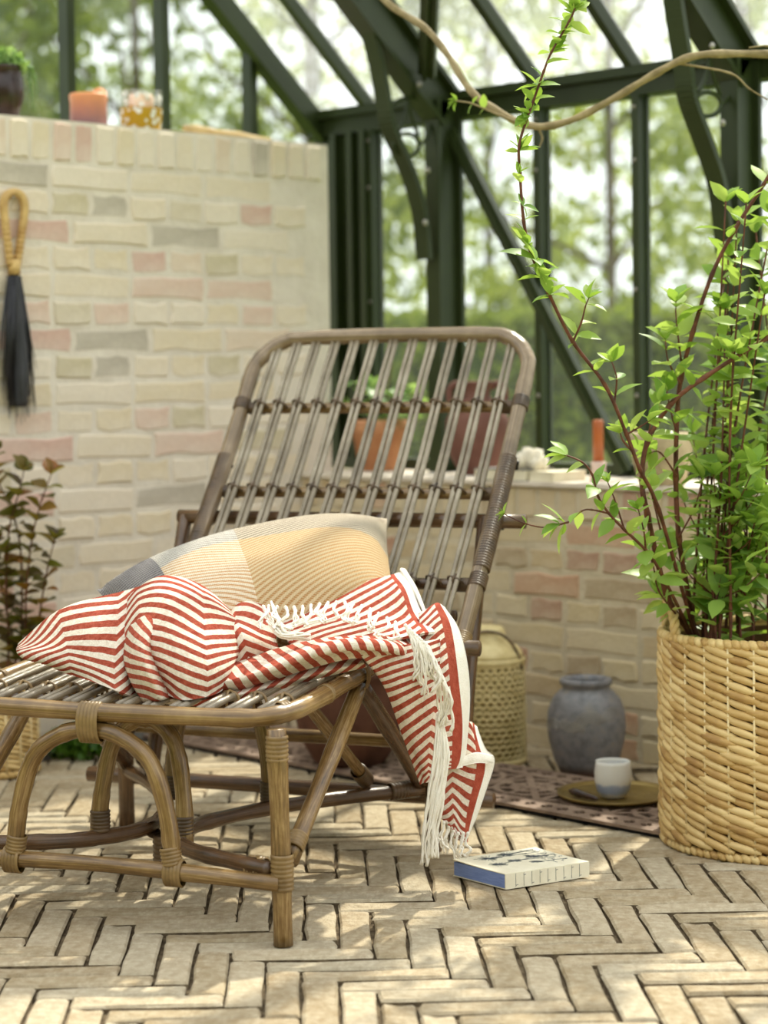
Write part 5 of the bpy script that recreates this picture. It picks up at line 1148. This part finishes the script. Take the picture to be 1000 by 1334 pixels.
mx = t.new('MixShader'); mx.inputs[0].default_value = 0.12; t.link(tr.outputs[0], mx.inputs[1]); t.link(gl.outputs[0], mx.inputs[2]); mx2 = t.new('MixShader'); t.link(cov_, mx2.inputs[0]); t.link(mx.outputs[0], mx2.inputs[1]); t.link(d1.outputs[0], mx2.inputs[2]); t.link(mx2.outputs[0], t.out.inputs[0]); M['mosaic'] = t.m
m = MB(); lathe(m, [(0.048, 0), (0.053, 0.003), (0.057, 0.05), (0.0565, 0.104), (0.054, 0.106), (0.053, 0.10), (0.052, 0.012), (0.01, 0.008)], 36, c)
single('glass_tumbler', m, M['mosaic'], c, 'glass tumbler with yellow and white mosaic spots on the gable wall', 'glass')
c2 = c + np.array([0, 0, 0.009]); m = MB(); lathe(m, [(0.032, 0), (0.034, 0.003), (0.034, 0.082), (0.031, 0.088), (0.004, 0.084)], 24, c2); M['wax'] = plain('peach wax', srgb(226, 184, 150), srgb(234, 200, 170), 20, 0.5)
single('tumbler_candle', m, M['wax'], c2, 'peach pillar candle standing inside the mosaic glass tumbler', 'candle')
a, b = topp(240, YB + 0.03), topp(352, YB + 0.10); dd = norm(b - a)
def stick(a, b, r, z, label):
    P = [a + (b - a) * k / 8 + np.array([0, 0, r + z + 0.002 * math.sin(k * 1.7)]) for k in range(9)]; m = MB(); tube(m, P, [r * .7, r, r * 1.1, r, r * .95, r * 1.05, r, r * .9, r * .6], 8, ry=r * 0.9); return single('driftwood_stick', m, M['wood'], (a + b) / 2, label, 'stick')
stick(a + (0, 0, 0.004), b, 0.010, 0.0, 'pale bent driftwood stick lying on the gable wall')

# ------------------------------------------------------------------ hanging brush
yb = YB - 0.022
br = thing('hanging_brush', 'black bristle brush with woven straw loop handle hanging on the brick wall', 'brush', PY(18, 555, yb))
def w_(px, py, o=0.0): q = PY(px, py, yb - o); return q
P = catmull([w_(14, 345), w_(8, 300), w_(5, 270), w_(8, 256), w_(18, 251), w_(28, 256), w_(32, 272), w_(28, 305), w_(22, 345)], 6); m = MB()
for i in range(len(P) - 1): lathe(m, [(0.0085, 0), (0.0115, 0.004), (0.0115, 0.009), (0.0085, 0.013)], 10, P[i], norm(P[i + 1] - P[i]), capb=False, capt=False)
tube(m, P, 0.009, 8); part('handle', m, M['straw'], br)
m = MB(); tube(m, [w_(18.5, 338), w_(18.5, 358)], 0.019, 14, ry=0.014); part('collar', m, M['straw'], br)
m = MB(); tube(m, catmull([w_(18.5, 356), w_(20, 400), w_(23, 450), w_(24, 500), w_(24, 530)], 5), [0.015 + 0.025 * (k / 20) ** 0.8 * (1 if k < 15 else 1 - (k - 14) * .09) for k in range(21)], 16, ry=0.010)
bb = part('bristles', m, M['bristle'], br)
m = MB(); rq = random.Random(3)
for k in range(130):
    x0 = 18.5 + rq.uniform(-9, 9); x1 = 24 + rq.uniform(-28, 28) * rq.uniform(.5, 1); y1 = rq.uniform(485, 558) - abs(x1 - 24) * 0.9; o = rq.uniform(0.004, 0.02)
    tube(m, [w_(x0, 360, o * .6), w_((x0 + x1) / 2 + (x1 - 24) * .12, 430, o), w_(x1, y1, o * .7)], [0.0022, 0.0024, 0.0006], 4)
part('loose_bristles', m, M['bristle'], br, kind='stuff')
m = MB(); tube(m, [w_(18, 256, -0.022), w_(18, 257, 0.016)], 0.003, 6); part('nail', m, M['bolt'], br)
